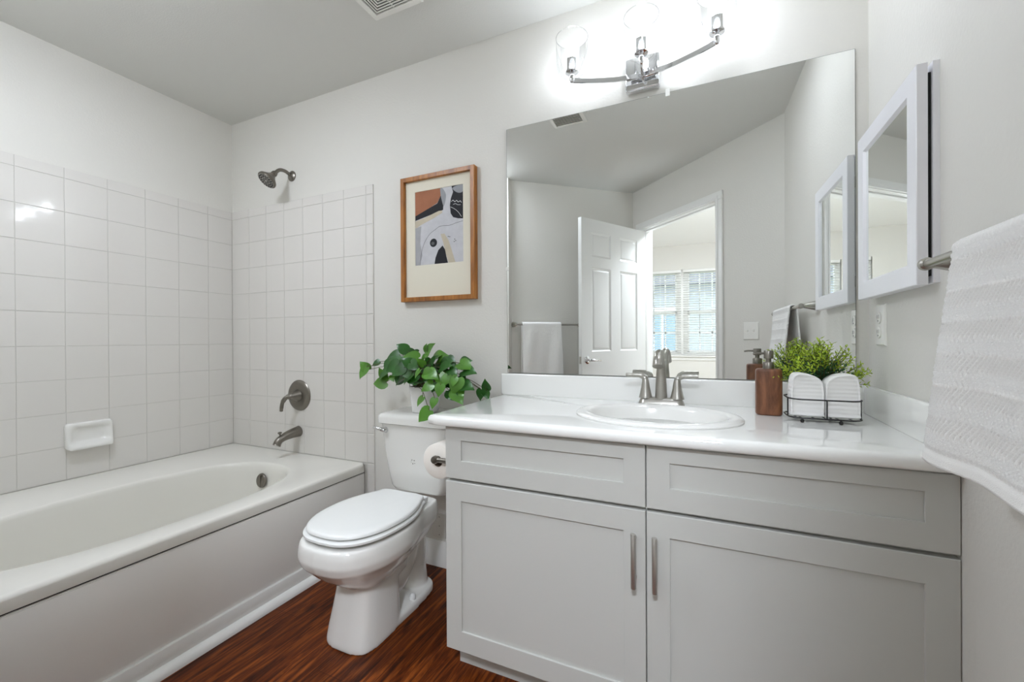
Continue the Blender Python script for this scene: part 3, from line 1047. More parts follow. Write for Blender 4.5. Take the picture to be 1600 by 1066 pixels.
# ------------------------------------------------------------------ trailing heart-leaf plant on the tank
PX, PY, PZ = 1.552, -0.118, 0.7575
hp = thing('trailing_plant', 'trailing green plant in a white pot on the toilet tank', 'plant', (PX, PY, PZ))
bm = B()
rings = []
for z, h in ((0, 0.044), (0.004, 0.049), (0.05, 0.053), (0.110, 0.058), (0.117, 0.059), (0.118, 0.056), (0.112, 0.054), (0.10, 0.053)):
    rings.append(rrect(PX - h, PX + h, PY - h, PY + h, 0.026, PZ + z, 6))
loft(bm, rings, True, True, True)
obj('pot', bm, 'pot', hp, 50)
bm = B(); loft(bm, [rrect(PX - 0.0525, PX + 0.0525, PY - 0.0525, PY + 0.0525, 0.025, PZ + z, 6) for z in (0.098, 0.104)], True, True, True)
obj('soil', bm, 'soil', hp)


def heart_leaf(bm, p, tip, nrm, L, mi=0, fold=0.25):
    """heart-shaped leaf: stalk end at p, pointing along tip, facing nrm"""
    d = tip.normalized()
    s = d.cross(nrm).normalized()
    n = s.cross(d).normalized()
    half = [(-0.06, 0.0), (-0.14, 0.16), (-0.10, 0.30), (0.06, 0.42), (0.25, 0.44), (0.45, 0.38), (0.65, 0.26), (0.83, 0.12), (1.0, 0.0)]
    mid = [bm.verts.new(p + d * L * t - n * L * (0.10 * (t - 0.4) ** 2 * 3)) for t in (0.0, 0.04, 0.10, 0.2, 0.32, 0.5, 0.68, 0.84, 1.0)]
    for sg in (-1, 1):
        out = []
        for (t, w), mv in zip(half, mid):
            if w == 0.0:
                out.append(mv)
                continue
            bend = 0.10 * (t - 0.4) ** 2 * 3
            out.append(bm.verts.new(p + d * L * t + s * sg * w * L + n * L * (fold * w - bend - 0.30 * max(0, w - 0.2) ** 1.0)))
        for i in range(len(mid) - 1):
            vs = [mid[i], mid[i + 1], out[i + 1], out[i]]
            vs = list(dict.fromkeys(vs))
            if len(vs) >= 3:
                try:
                    bm.faces.new(vs).material_index = mi
                except ValueError:
                    pass


rl = random.Random(5)
bm_l, bm_s = B(), B()
top = Vector((PX, PY, PZ + 0.112))
LEAVES = [
    (1.248, -0.15, 0.941, 1.217, -0.162, 0.974, 1), (1.25, -0.16, 0.964, 1.204, -0.172, 0.896, 1), (1.309, -0.14, 0.985, 1.281, -0.152, 0.968, 0),
    (1.392, -0.17, 0.993, 1.376, -0.182, 0.957, 0), (1.43, -0.14, 1.019, 1.364, -0.152, 1.0, 0), (1.464, -0.13, 1.032, 1.422, -0.142, 1.058, 0),
    (1.407, -0.2, 0.895, 1.315, -0.212, 0.885, 1), (1.386, -0.19, 0.911, 1.364, -0.202, 0.948, 1), (1.414, -0.2, 0.959, 1.376, -0.212, 0.918, 0),
    (1.427, -0.2, 0.929, 1.447, -0.212, 0.907, 1), (1.48, -0.21, 0.981, 1.411, -0.222, 0.945, 0), (1.52, -0.22, 0.968, 1.467, -0.232, 0.937, 0),
    (1.466, -0.2, 0.935, 1.466, -0.212, 0.898, 0), (1.486, -0.12, 1.019, 1.466, -0.132, 1.045, 0), (1.57, -0.19, 1.002, 1.506, -0.202, 1.011, 1),
    (1.561, -0.21, 0.973, 1.515, -0.222, 0.997, 0), (1.52, -0.22, 0.963, 1.553, -0.232, 0.925, 0), (1.562, -0.22, 0.949, 1.529, -0.232, 0.905, 0),
    (1.555, -0.12, 1.019, 1.604, -0.132, 1.063, 1), (1.548, -0.11, 1.024, 1.56, -0.122, 1.058, 1), (1.56, -0.16, 0.99, 1.596, -0.172, 1.016, 1),
    (1.607, -0.2, 0.973, 1.586, -0.212, 0.998, 1), (1.6, -0.13, 1.005, 1.662, -0.142, 1.026, 1), (1.631, -0.14, 1.0, 1.683, -0.152, 1.014, 1),
    (1.615, -0.17, 0.972, 1.654, -0.182, 1.008, 0), (1.669, -0.17, 0.978, 1.729, -0.182, 0.994, 0), (1.676, -0.19, 0.964, 1.733, -0.202, 0.976, 0),
    (1.613, -0.24, 0.961, 1.601, -0.252, 0.931, 1), (1.665, -0.24, 0.963, 1.645, -0.252, 0.939, 1), (1.642, -0.24, 0.952, 1.699, -0.252, 0.931, 1),
    (1.703, -0.23, 0.944, 1.725, -0.242, 0.903, 1), (1.748, -0.23, 0.94, 1.739, -0.242, 0.904, 1), (1.75, -0.19, 0.966, 1.747, -0.202, 0.933, 0),
    (1.781, -0.23, 0.932, 1.777, -0.242, 0.901, 1), (1.791, -0.22, 0.932, 1.773, -0.232, 0.867, 1), (1.748, -0.14, 0.982, 1.8, -0.152, 0.994, 0),
    (1.754, -0.16, 0.988, 1.825, -0.172, 0.964, 1), (1.777, -0.17, 0.956, 1.844, -0.182, 0.949, 0), (1.788, -0.18, 0.933, 1.785, -0.192, 0.915, 0),
    (1.784, -0.2, 0.901, 1.847, -0.212, 0.887, 0), (1.741, -0.22, 0.878, 1.784, -0.232, 0.844, 0), (1.769, -0.22, 0.879, 1.808, -0.232, 0.836, 1),
    (1.79, -0.21, 0.874, 1.808, -0.222, 0.858, 1), (1.842, -0.12, 0.876, 1.843, -0.132, 0.837, 0), (1.85, -0.11, 0.866, 1.873, -0.122, 0.839, 0),
    (1.864, -0.11, 0.867, 1.861, -0.122, 0.906, 0), (1.686, -0.25, 0.903, 1.646, -0.262, 0.879, 1), (1.699, -0.24, 0.902, 1.687, -0.252, 0.877, 0),
    (1.725, -0.25, 0.904, 1.722, -0.262, 0.863, 1), (1.644, -0.26, 0.85, 1.627, -0.272, 0.818, 1), (1.704, -0.26, 0.848, 1.698, -0.272, 0.812, 1),
    (1.685, -0.27, 0.8, 1.646, -0.282, 0.759, 1), (1.592, -0.22, 0.935, 1.577, -0.232, 0.906, 0), (1.544, -0.22, 0.924, 1.571, -0.232, 0.899, 0),
    (1.627, -0.22, 0.926, 1.647, -0.232, 0.909, 0), (1.491, -0.11, 1.003, 1.474, -0.122, 1.024, 0), (1.66, -0.2, 0.94, 1.657, -0.212, 0.965, 0),
    (1.659, -0.12, 1.0, 1.717, -0.132, 0.972, 0), (1.729, -0.2, 0.961, 1.77, -0.212, 0.944, 0), (1.488, -0.18, 1.005, 1.466, -0.192, 0.98, 0),
    (1.405, -0.15, 1.003, 1.385, -0.162, 0.977, 0), (1.695, -0.2, 0.951, 1.736, -0.212, 0.92, 0), (1.544, -0.22, 0.988, 1.589, -0.232, 0.965, 0),
    (1.503, -0.1, 1.029, 1.479, -0.112, 1.024, 0),
]
for bx_, by_, bz_, tx_, ty_, tz_, lt in LEAVES:
    b0, t0 = Vector((bx_, by_, bz_)), Vector((tx_, ty_, tz_))
    d = t0 - b0
    nrm = Vector((rl.uniform(-0.35, 0.35), -0.9, rl.uniform(0.25, 0.9)))
    if b0.x > PX + 0.1:
        nrm.x += 0.25
    heart_leaf(bm_l, b0 + d * 0.08, d, nrm, max(0.040, min(0.074, d.length * 1.22)), 1 if lt else 0)
    st = top + Vector((rl.uniform(-0.05, 0.05), rl.uniform(-0.05, 0.03), 0))
    mid_ = st.lerp(b0, 0.55) + Vector((0, 0, 0.035 + 0.05 * abs(b0.x - PX)))
    tube(bm_s, smooth_pts([st, mid_, b0 + d * 0.1], 5), 0.0013, 5)
for i in range(34):
    a, rr = rl.uniform(0, 2 * PI), rl.uniform(0.2, 1)
    p = Vector((PX + 0.16 * rr * math.cos(a) - 0.01, max(-0.25, PY - 0.02 + 0.07 * rr * math.sin(a)), PZ + 0.135 + 0.085 * (1 - rr) + rl.uniform(-0.01, 0.04)))
    d = Vector((math.cos(a), 0.5 * math.sin(a) - 0.35, rl.uniform(-0.8, 0.1)))
    nrm = Vector((rl.uniform(-0.5, 0.5), -0.7, rl.uniform(0.3, 1.0)))
    heart_leaf(bm_l, p, d, nrm, rl.uniform(0.045, 0.066), 0)
    tube(bm_s, [top + Vector((0.03 * math.cos(a), 0.03 * math.sin(a), 0)), (top + p) / 2 + Vector((0, 0, 0.02)), p], 0.0013, 5)
obj('foliage', bm_l, ['leaf', 'leaf_light'], hp, 70)
obj('stems', bm_s, 'stem', hp)

# ------------------------------------------------------------------ toilet roll on its holder beside the vanity
th = thing('toilet_roll_holder', 'brushed nickel toilet roll holder on the vanity side panel', 'toilet roll holder', (VX0, -0.45, 0.665))
RX, RZ = 1.872, 0.677
RY0, RY1 = -0.490, -0.388
for y in (-0.505, -0.365):
    bm = B()
    lathe(bm, [(0.018, 0), (0.018, 0.003), (0.012, 0.008), (0.0085, 0.03), (0.0085, 0.070)], (VX0 + 0.001, y, RZ), (-1, 0, 0), 20)
    lathe(bm, [(0.004, -0.011), (0.011, -0.010), (0.0135, -0.004), (0.0135, 0.004), (0.011, 0.010), (0.004, 0.011)], (RX, y, RZ), (0, 1, 0), 20)
    obj('post', bm, 'darknickel', th)
bm = B(); lathe(bm, [(0.0085, 0), (0.0085, 0.128)], (RX, -0.499, RZ), (0, 1, 0), 16)
obj('roller', bm, 'darknickel', th)
bm = B()
prof = [(0.019, 0), (0.058, 0), (0.060, 0.002), (0.060, 0.100), (0.058, 0.102), (0.019, 0.102)]
c0 = (RX, RY0, RZ - 0.0095)
a_, b_ = frame_of(Vector((0, 1, 0)))
loft(bm, [[Vector(c0) + Vector((0, h, 0)) + (a_ * math.cos(2 * PI * k / 40) + b_ * math.sin(2 * PI * k / 40)) * r for k in range(40)] for r, h in prof], True, False, False, loop=True)
tr = obj('toilet_roll', bm, 'paper', None, 50)
tag(tr, 'roll of toilet paper hanging beside the grey vanity, in front of the tank', 'toilet paper')
bm = B()
loft(bm, [[Vector(c0) + Vector((0, h, 0)) + (a_ * math.cos(2 * PI * k / 32) + b_ * math.sin(2 * PI * k / 32)) * r for k in range(32)] for r, h in ((0.019, 0.001), (0.019, 0.101), (0.0185, 0.101), (0.0185, 0.001))], True, False, False, loop=True)
ROOTLOC[tr.name] = ROOTLOC[tr.name]
obj('core', bm, 'core', tr)

# painted-over wall plate low behind the toilet
bm = B(); box(bm, 1.512, 1.582, -0.006, -0.0, 0.135, 0.250, 0.002)
wp = thing('wall_plate', 'small painted-over wall plate above the baseboard behind the toilet', 'wall plate', (1.547, 0, 0.135))
obj('plate', bm, 'wall', wp)
for z in (0.150, 0.192, 0.235):
    bm = B(); lathe(bm, [(0.003, 0), (0.002, 0.001)], (1.547, -0.006, z), (0, -1, 0), 8)
    obj('screw', bm, 'mark_and_shadow', wp)

# ------------------------------------------------------------------ framed print
fr = thing('framed_print', 'abstract print with wide cream mat in a honey wood frame', 'picture', (1.5545, 0, 1.270))
FX0, FX1, FZ0, FZ1 = 1.347, 1.762, 1.270, 1.876
bm = B()
w = 0.021


def frr(g, y):
    return [Vector((FX0 + g, y, FZ0 + g)), Vector((FX1 - g, y, FZ0 + g)), Vector((FX1 - g, y, FZ1 - g)), Vector((FX0 + g, y, FZ1 - g))]


loft(bm, [frr(0, -0.001), frr(0, -0.031), frr(0.0015, -0.0325), frr(w - 0.0015, -0.0325), frr(w, -0.031), frr(w, -0.012)], True, False, False)
obj('frame', bm, 'wood_frame', fr, 30)
bm = B()
AX0, AX1, AZ0, AZ1 = 1.424, 1.694, 1.446, 1.803
O_ = lambda y, g: [Vector((FX0 + w - 0.002 + g, y, FZ0 + w - 0.002 + g)), Vector((FX1 - w + 0.002 - g, y, FZ0 + w - 0.002 + g)), Vector((FX1 - w + 0.002 - g, y, FZ1 - w + 0.002 - g)), Vector((FX0 + w - 0.002 + g, y, FZ1 - w + 0.002 - g))]
A_ = lambda y, g: [Vector((AX0 - g, y, AZ0 - g)), Vector((AX1 + g, y, AZ0 - g)), Vector((AX1 + g, y, AZ1 + g)), Vector((AX0 - g, y, AZ1 + g))]
loft(bm, [O_(-0.010, 0), O_(-0.016, 0), A_(-0.016, 0.001), A_(-0.0145, 0)], True, False, False)
obj('mat_board', bm, 'matboard', fr, 30)
bm = B()
box(bm, AX0 - 0.004, AX1 + 0.004, -0.0140, -0.010, AZ0 - 0.004, AZ1 + 0.004)
lay = [0]


def uvp(u, v, y):
    return Vector((AX0 + (AX1 - AX0) * u, y, AZ1 - (AZ1 - AZ0) * v))


def shape(mi, pts, m=4, sharp=False):
    lay[0] += 1
    y = -0.0141 - 0.00003 * lay[0]
    P_ = [Vector((u, v, 0)) for u, v in pts]
    if not sharp:
        P_ = smooth_pts(P_, m, True)
    P_ = [Vector((min(1, max(0, p.x)), min(1, max(0, p.y)), 0)) for p in P_]
    f = bm.faces.new([bm.verts.new(uvp(p.x, p.y, y)) for p in P_])
    f.material_index = mi


def stroke(mi, pts, wd, m=6):
    lay[0] += 1
    y = -0.0141 - 0.00003 * lay[0]
    Q = smooth_pts([uvp(u, v, y) for u, v in pts], m)
    l, r = [], []
    for i, q in enumerate(Q):
        d = Q[min(i + 1, len(Q) - 1)] - Q[max(0, i - 1)]
        nn = Vector((-d.z, 0, d.x)).normalized() * wd
        l.append(bm.verts.new(q + nn)); r.append(bm.verts.new(q - nn))
    for i in range(len(Q) - 1):
        bm.faces.new((l[i], l[i + 1], r[i + 1], r[i])).material_index = mi


shape(5, [(0, 0.49), (0.13, 0.47), (0.115, 0.58), (0.105, 0.70), (0.15, 0.87), (0.09, 1), (0.0, 1)], sharp=True)
shape(1, [(0, 0), (0.54, 0), (0.545, 0.10), (0.475, 0.19), (0.0, 0.335)], sharp=True)
shape(2, [(0, 0.325), (0.475, 0.195), (0.545, 0.10), (0.585, 0.17), (0.60, 0.24), (0.595, 0.295), (0.40, 0.325), (0.18, 0.36), (0, 0.388)], sharp=True)
shape(3, [(0.54, 0.0), (0.60, 0.02), (0.655, 0.10), (0.64, 0.19), (0.605, 0.245), (0.57, 0.17), (0.545, 0.09)])
shape(4, [(0.0, 0.395), (0.2, 0.365), (0.5, 0.30), (0.57, 0.30), (0.58, 0.33), (0.4, 0.385), (0.12, 0.455), (0.02, 0.49), (0.0, 0.48)], sharp=True)
shape(2, [(0.77, 0.0), (1, 0.0), (1, 0.445), (0.90, 0.435), (0.80, 0.41), (0.75, 0.355), (0.735, 0.25), (0.755, 0.16), (0.80, 0.08)], sharp=True)
shape(3, [(0.80, 0.02), (1, 0.0), (1, 0.09), (0.92, 0.105), (0.83, 0.07)])
shape(4, [(0.54, 0.61), (0.62, 0.61), (0.70, 0.70), (0.76, 0.82), (0.84, 1), (0.70, 1), (0.64, 0.86), (0.60, 0.74)], sharp=True)
shape(2, [(0.41, 1), (0.43, 0.92), (0.49, 0.82), (0.58, 0.765), (0.63, 0.82), (0.66, 0.92), (0.69, 1)], sharp=True)
shape(2, [(0.39 + 0.075 * math.cos(a), 0.715 + 0.056 * math.sin(a)) for a in [2 * PI * k / 20 for k in range(20)]])
shape(7, [(0.375 + 0.035 * math.cos(a), 0.722 + 0.022 * math.sin(a)) for a in [2 * PI * k / 12 for k in range(12)]])
stroke(7, [(0.10, 1), (0.13, 0.84), (0.19, 0.71), (0.30, 0.60), (0.42, 0.545), (0.54, 0.505), (0.72, 0.51), (0.86, 0.49), (0.995, 0.475)], 0.0009)
stroke(6, [(0.745, 0.27), (0.82, 0.30), (0.90, 0.35), (0.97, 0.42)], 0.0008)
stroke(6, [(0.765, 0.205), (0.80, 0.188), (0.835, 0.212), (0.87, 0.198), (0.905, 0.222), (0.945, 0.212), (0.97, 0.238)], 0.0011)
stroke(6, [(0.80, 0.245), (0.85, 0.238), (0.89, 0.256), (0.95, 0.262)], 0.0008)
for u, v in ((0.70, 0.655), (0.73, 0.66), (0.83, 0.70), (0.85, 0.72), (0.82, 0.73)):
    shape(2, [(u + 0.010 * math.cos(a), v + 0.006 * math.sin(a)) for a in [2 * PI * k / 8 for k in range(8)]])
obj('print', bm, ['print_paper', 'print_terracotta', 'print_ink', 'print_grey', 'print_beige', 'print_mid', 'print_white', 'print_line'], fr, 0)

# ------------------------------------------------------------------ big wall mirror
MX0, MX1, MZ0, MZ1 = 1.913, 3.149, 0.9365, 2.011
wm = thing('wall_mirror', 'large frameless wall mirror above the countertop', 'mirror', ((MX0 + MX1) / 2, 0, MZ0))
bm = B(); box(bm, MX0, MX1, -0.0055, -0.001, MZ0, MZ1)
obj('glass_edge', bm, 'mirror_edge', wm)
bm = B(); box(bm, MX0 + 0.0012, MX1 - 0.0012, -0.0062, -0.0056, MZ0 + 0.0012, MZ1 - 0.0012)
obj('mirror_pane', bm, 'mirror', wm, 0)
for x, z in ((2.583, MZ1), (MX0, 1.395)):
    bm = B()
    if z == MZ1:
        box(bm, x - 0.008, x + 0.008, -0.0095, -0.0062, z - 0.016, z + 0.012, 0.002)
    else:
        box(bm, x - 0.006, x + 0.008, -0.0095, -0.0062, z - 0.008, z + 0.008, 0.002)
    obj('mirror_clip', bm, 'white_plastic', wm)

# ------------------------------------------------------------------ vanity light
LY = -0.118
vl = thing('vanity_light', 'chrome three-light vanity fixture above the mirror with clear glass shades', 'light fixture', (2.494, 0, 2.03))
bm = B(); box(bm, 2.431, 2.557, -0.030, -0.001, 2.034, 2.160, 0.006, 3)
obj('back_plate', bm, 'chrome', vl)
bm = B()
lathe(bm, [(0.009, 0), (0.009, 0.022)], (2.497, -0.030, 2.073), (0, -1, 0), 16)
arm_pts = smooth_pts([(2.243, LY, 2.081), (2.275, -0.101, 2.080), (2.33, -0.079, 2.078), (2.41, -0.058, 2.075), (2.497, -0.050, 2.073), (2.585, -0.058, 2.075), (2.66, -0.079, 2.078), (2.716, -0.101, 2.080), (2.748, LY, 2.081)], 6)
rings = []
for i, p in enumerate(arm_pts):
    d = (arm_pts[min(i + 1, len(arm_pts) - 1)] - arm_pts[max(0, i - 1)]).normalized()
    nn = Vector((-d.y, d.x, 0))
    rings.append([p + nn * sy * 0.003 + Vector((0, 0, sz * 0.0085)) for sy, sz in ((-1, -1), (1, -1), (1, 1), (-1, 1))])
loft(bm, rings, True)
obj('arm', bm, 'chrome', vl, 30)
for x, stem_z in ((2.245, 2.083), (2.502, 2.080), (2.747, 2.083)):
    bm = B()
    zb = 2.083
    lathe(bm, [(0.001, -0.012), (0.006, -0.011), (0.009, -0.006), (0.009, 0.016), (0.006, 0.018), (0.006, 0.024), (0.024, 0.026), (0.0245, 0.031), (0.020, 0.032), (0.020, 0.078), (0.018, 0.080)], (x, LY, zb), (0, 0, 1), 28)
    if stem_z < zb - 0.001:
        tube(bm, smooth_pts([(2.497, -0.050, 2.073), (2.499, -0.085, 2.077), (x, LY, zb + 0.004)], 6), 0.0048, 12)
    so = obj('socket', bm, 'chrome', vl)
    bm = B()
    lathe(bm, [(0.012, 0), (0.0135, 0.006), (0.0135, 0.045), (0.011, 0.058), (0.006, 0.065), (0.0, 0.067)], (x, LY, zb + 0.080), (0, 0, 1), 20)
    obj('bulb', bm, 'bulb', so)
    bm = B()
    z0, z1 = zb + 0.020, zb + 0.160
    prof = [(0.024, 0.0), (0.036, 0.001), (0.048, 0.006), (0.057, 0.016), (0.0605, 0.030), (0.0605, z1 - z0 - 0.004), (0.0605, z1 - z0)]
    rings = []
    for r_, h_ in prof:
        rings.append([Vector((x + r_ * math.cos(2 * PI * k / 40), LY + r_ * math.sin(2 * PI * k / 40), z0 + h_)) for k in range(40)])
    loft(bm, rings, True, False, False)
    # rolled rim
    tube(bm, [Vector((x + 0.0605 * math.cos(2 * PI * k / 40), LY + 0.0605 * math.sin(2 * PI * k / 40), z1)) for k in range(40)], 0.0014, 6, loop=True)
    obj('glass_shade', bm, 'shade', so, 60)

# ------------------------------------------------------------------ medicine cabinet on the right wall
mc = thing('medicine_cabinet', 'white medicine cabinet with mirrored door on the right wall', 'medicine cabinet', TR @ Vector((0.265, 0, 1.20)))
ROOTLOC[mc.name] = mc.location.copy()
K0, K1, KZ0, KZ1 = 0.060, 0.468, 1.199, 1.690
bm = B()
loft(bm, [[Vector((a, yy, z)) for a, yy in ((K0 + 0.002, 0.0), (K1 + 0.002, 0.0), (K1 + 0.002, 0.0115), (K0 + 0.002, 0.0205))] for z in (KZ0 + 0.004, KZ1)], True, True, True, 0, TR)
obj('box_frame', bm, 'cab_white', mc)
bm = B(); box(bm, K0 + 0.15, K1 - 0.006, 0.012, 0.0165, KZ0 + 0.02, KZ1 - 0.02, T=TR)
obj('shadow_strip', bm, 'dark', mc)  # dark sheet put in for the shade behind the cabinet door
bm = B()
TD = TR @ Matrix.Translation((K0, 0.0226, 0)) @ Matrix.Rotation(R(-0.46), 4, 'Z')
W_ = K1 - K0
dz0, dz1 = KZ0, KZ1


def dq(g, y, gz=None):
    gz = g if gz is None else gz
    return [Vector((g, y, dz0 + gz)), Vector((W_ - g, y, dz0 + gz)), Vector((W_ - g, y, dz1 - gz)), Vector((g, y, dz1 - gz))]


fw = 0.048
loft(bm, [dq(0, 0.0), dq(0, 0.0185), dq(0.0015, 0.020), dq(fw, 0.020), dq(fw + 0.006, 0.013)], True, True, False, 0, TD)
md_ = obj('cabinet_door', bm, 'cab_white', mc, 30)
bm = B(); loft(bm, [dq(fw + 0.004, 0.0125), dq(fw + 0.004, 0.0135)], True, True, True, 0, TD)
obj('mirror_pane', bm, 'mirror', md_, 0)
for z in (1.27, 1.60):
    bm = B(); box(bm, -0.003, 0.010, -0.0075, 0.0, z - 0.018, z + 0.018, 0.001, T=TD)
    obj('hinge', bm, 'nickel', mc)

# outlet on the right wall
ou = thing('wall_outlet', 'white double outlet cover below the medicine cabinet', 'outlet', TR @ Vector((0.117, 0, 1.059)))
ROOTLOC[ou.name] = ou.location.copy()
bm = B()
e0, e1, g0, g1 = 0.081, 0.155, 1.058, 1.181
OQ = lambda g, y: [Vector((e0 + g, y, g0 + g)), Vector((e1 - g, y, g0 + g)), Vector((e1 - g, y, g1 - g)), Vector((e0 + g, y, g1 - g))]
loft(bm, [OQ(0, 0), OQ(0, 0.002), OQ(0.005, 0.007), OQ(0.012, 0.0075)], True, True, True, 0, TR)
obj('cover_plate', bm, 'white_plastic', ou, 30)
for zc in (1.098, 1.141):
    bm = B()
    lathe(bm, [(0.0175, 0.0), (0.0175, 0.0025), (0.016, 0.0032)], (0.118, 0.0072, zc), (0, 1, 0), 24, T=TR)
    rc = obj('receptacle', bm, 'white_plastic', ou)
    bm = B()
    for dx, hh in ((-0.006, 0.005), (0.006, 0.006)):
        box(bm, 0.118 + dx - 0.001, 0.118 + dx + 0.001, 0.0100, 0.0107, zc - hh + 0.003, zc + hh + 0.003, T=TR)
    lathe(bm, [(0.0025, 0), (0.0025, 0.0006)], (0.118, 0.0102, zc - 0.009), (0, 1, 0), 8, T=TR)
    obj('slots', bm, 'dark', rc)


# ------------------------------------------------------------------ towel bars and draped towels
def towel_bar(T, s0, s1, off, z, label):
    o = thing('towel_bar', label, 'towel bar', T @ Vector(((s0 + s1) / 2, 0, z)), 'brushed nickel towel bars')
    ROOTLOC[o.name] = o.location.copy()
    for s in (s0, s1):
        bm = B()
        lathe(bm, [(0.023, 0), (0.023, 0.003), (0.021, 0.012), (0.017, 0.028), (0.012, 0.045), (0.0095, off - 0.012), (0.0095, off)], (s, 0, z), (0, 1, 0), 24, T=T)
        lathe(bm, [(0.003, -0.011), (0.010, -0.010), (0.0125, -0.005), (0.0125, 0.006), (0.009, 0.009)], (s, off, z), (1, 0, 0), 20, T=T)
        obj('post', bm, 'nickel', o)
    bm = B(); lathe(bm, [(0.0078, s0), (0.0078, s1)], (0, off, z), (1, 0, 0), 16, T=T)
    obj('rail', bm, 'nickel', o)
    return o


def draped_towel(T, s0, s1, off, z, zf, zb, f_out, b_in, label, chev, NU=110, NV=150, hem=0.022, th=0.007):
    """front and back hang from the bar; local x along the wall"""
    prof = []
    r = 0.0165
    nf = int(NV * (z - zf) / ((z - zf) + (z - zb) + 0.05))
    for k in range(nf):                                # front, bottom to top
        t = k / nf
        zz_ = zf + (z - zf) * t
        prof.append((off + r + f_out * (1 - t) ** 1.25, zz_, 1))
    for k in range(13):
        a = PI * k / 12
        prof.append((off + r * math.cos(a), z + r * math.sin(a), 0.4))
    nb = NV - nf - 13
    for k in range(1, nb + 1):
        t = k / nb
        prof.append((off - r - b_in * t, z - (z - zb) * t, -1))
    bm = B()
    grid = []
    acc = 0
    last = None
    for h_, zz_, side in prof:
        p = Vector((h_, zz_))
        if last is not None:
            acc += (p - last).length
        last = p
        row = []
        for i in range(NU + 1):
            u = i / NU
            s = s0 + (s1 - s0) * u
            dn = z - zz_
            amp = 0.006 * min(1, max(0, dn) / 0.2) * (1 if side > 0 else 0.4)
            wob = amp * math.sin(u * 9 + 0.6) + amp * 0.5 * math.sin(u * 17 + zz_ * 6)
            flare = -0.010 * (dn / 0.35) * (1 - u) if side > 0 and dn > 0 else 0
            dz = 0.004 * math.sin(u * 5.0) * (1 if side > 0 else 0) * min(1, max(0, dn) / 0.3)
            d = 0
            if chev and side > 0 and zz_ > zf + hem:
                tri = abs(((acc / 0.026) % 2) - 1)
                ph = ((s - s0) / 0.0050 + tri * 4.4)
                d = 0.0021 * (abs((ph % 2) - 1) * 2 - 1) + 0.0002 * random.uniform(-1, 1)
            elif side > 0 and zz_ > zf + hem:
                d = 0.0006 * random.uniform(-1, 1)
            if side > 0 and zf + hem - 0.004 < zz_ < zf + hem + 0.003:
                d = -0.0018
            row.append(bm.verts.new(T @ Vector((s + flare, h_ + (wob if side > 0 else -abs(wob)) + d * (1 if side > 0 else -1), zz_ + dz))))
        grid.append(row)
    for a_r, b_r in zip(grid[:-1], grid[1:]):
        for i in range(NU):
            bm.faces.new((a_r[i], a_r[i + 1], b_r[i + 1], b_r[i]))
    o = obj('hand_towel', bm, 'towel', None, 180)
    # thickness grows towards the bar
    m_ = o.modifiers.new('thickness', 'SOLIDIFY')
    m_.thickness = th
    m_.offset = 0.0
    return tag(o, label, 'towel', 'towels hanging on the bars')


towel_bar(TR, 0.595, 1.268, 0.066, 1.228, 'brushed nickel towel bar on the right wall holding the chevron towel')
draped_towel(TR, 0.748, 1.17, 0.066, 1.228, 0.872, 0.905, 0.035, 0.020, 'white chevron-weave towel on the right wall bar by the countertop', True, 300, 190)
# behind the open door, seen in the mirror
Linv = TA.inverted()
sa = (Linv @ Vector((1.265, -1.560, 0))).x
towel_bar(TA, sa - 0.62, sa, 0.066, 1.212, 'brushed nickel towel bar on the diagonal wall behind the open door')
draped_towel(TA, sa - 0.405, sa - 0.055, 0.066, 1.212, 0.72, 0.76, 0.012, 0.012, 'plain white towel on the bar behind the open door', False, 60, 90)

# ------------------------------------------------------------------ ceiling grilles
vt = thing('exhaust_fan_grille', 'square white exhaust fan grille on the ceiling with nested slats', 'vent', (1.57, -0.42, H))
gx0, gx1, gy0, gy1 = 1.448, 1.690, -0.545, -0.305
bm = B()


def vq(g, z):
    return [Vector((gx0 + g, gy0 + g, z)), Vector((gx1 - g, gy0 + g, z)), Vector((gx1 - g, gy1 - g, z)), Vector((gx0 + g, gy1 - g, z))]


loft(bm, [vq(0, H - 0.0005), vq(0, H - 0.010), vq(0.004, H - 0.014), vq(0.030, H - 0.018), vq(0.031, H - 0.006)], True, False, False)
obj('frame', bm, 'white_plastic', vt, 30)
bm = B(); loft(bm, [vq(0.0305, H - 0.003), vq(0.0305, H - 0.0115)], True, True, True)
obj('cavity_shadow', bm, 'dark', vt)  # black sheet stands in for the shade between the slats
bm = B()
for k in range(7):
    g = 0.037 + k * 0.0115
    if g + 0.006 > 0.118:
        break
    loft(bm, [vq(g, H - 0.0135), vq(g, H - 0.0165), vq(g + 0.0052, H - 0.0165), vq(g + 0.0052, H - 0.0135)], True, False, False, loop=True)
box(bm, (gx0 + gx1) / 2 - 0.002, (gx0 + gx1) / 2 + 0.002, gy0 + 0.03, gy1 - 0.03, H - 0.015, H - 0.012)
obj('slats', bm, 'white_plastic', vt, 30)

vr = thing('ceiling_register', 'rectangular white air register on the ceiling seen in the mirror', 'vent', (1.945, -0.74, H))
rx0, rx1, ry0, ry1 = 1.838, 2.052, -0.910, -0.570
bm = B()


def rq(g, z):
    return [Vector((rx0 + g, ry0 + g, z)), Vector((rx1 - g, ry0 + g, z)), Vector((rx1 - g, ry1 - g, z)), Vector((rx0 + g, ry1 - g, z))]


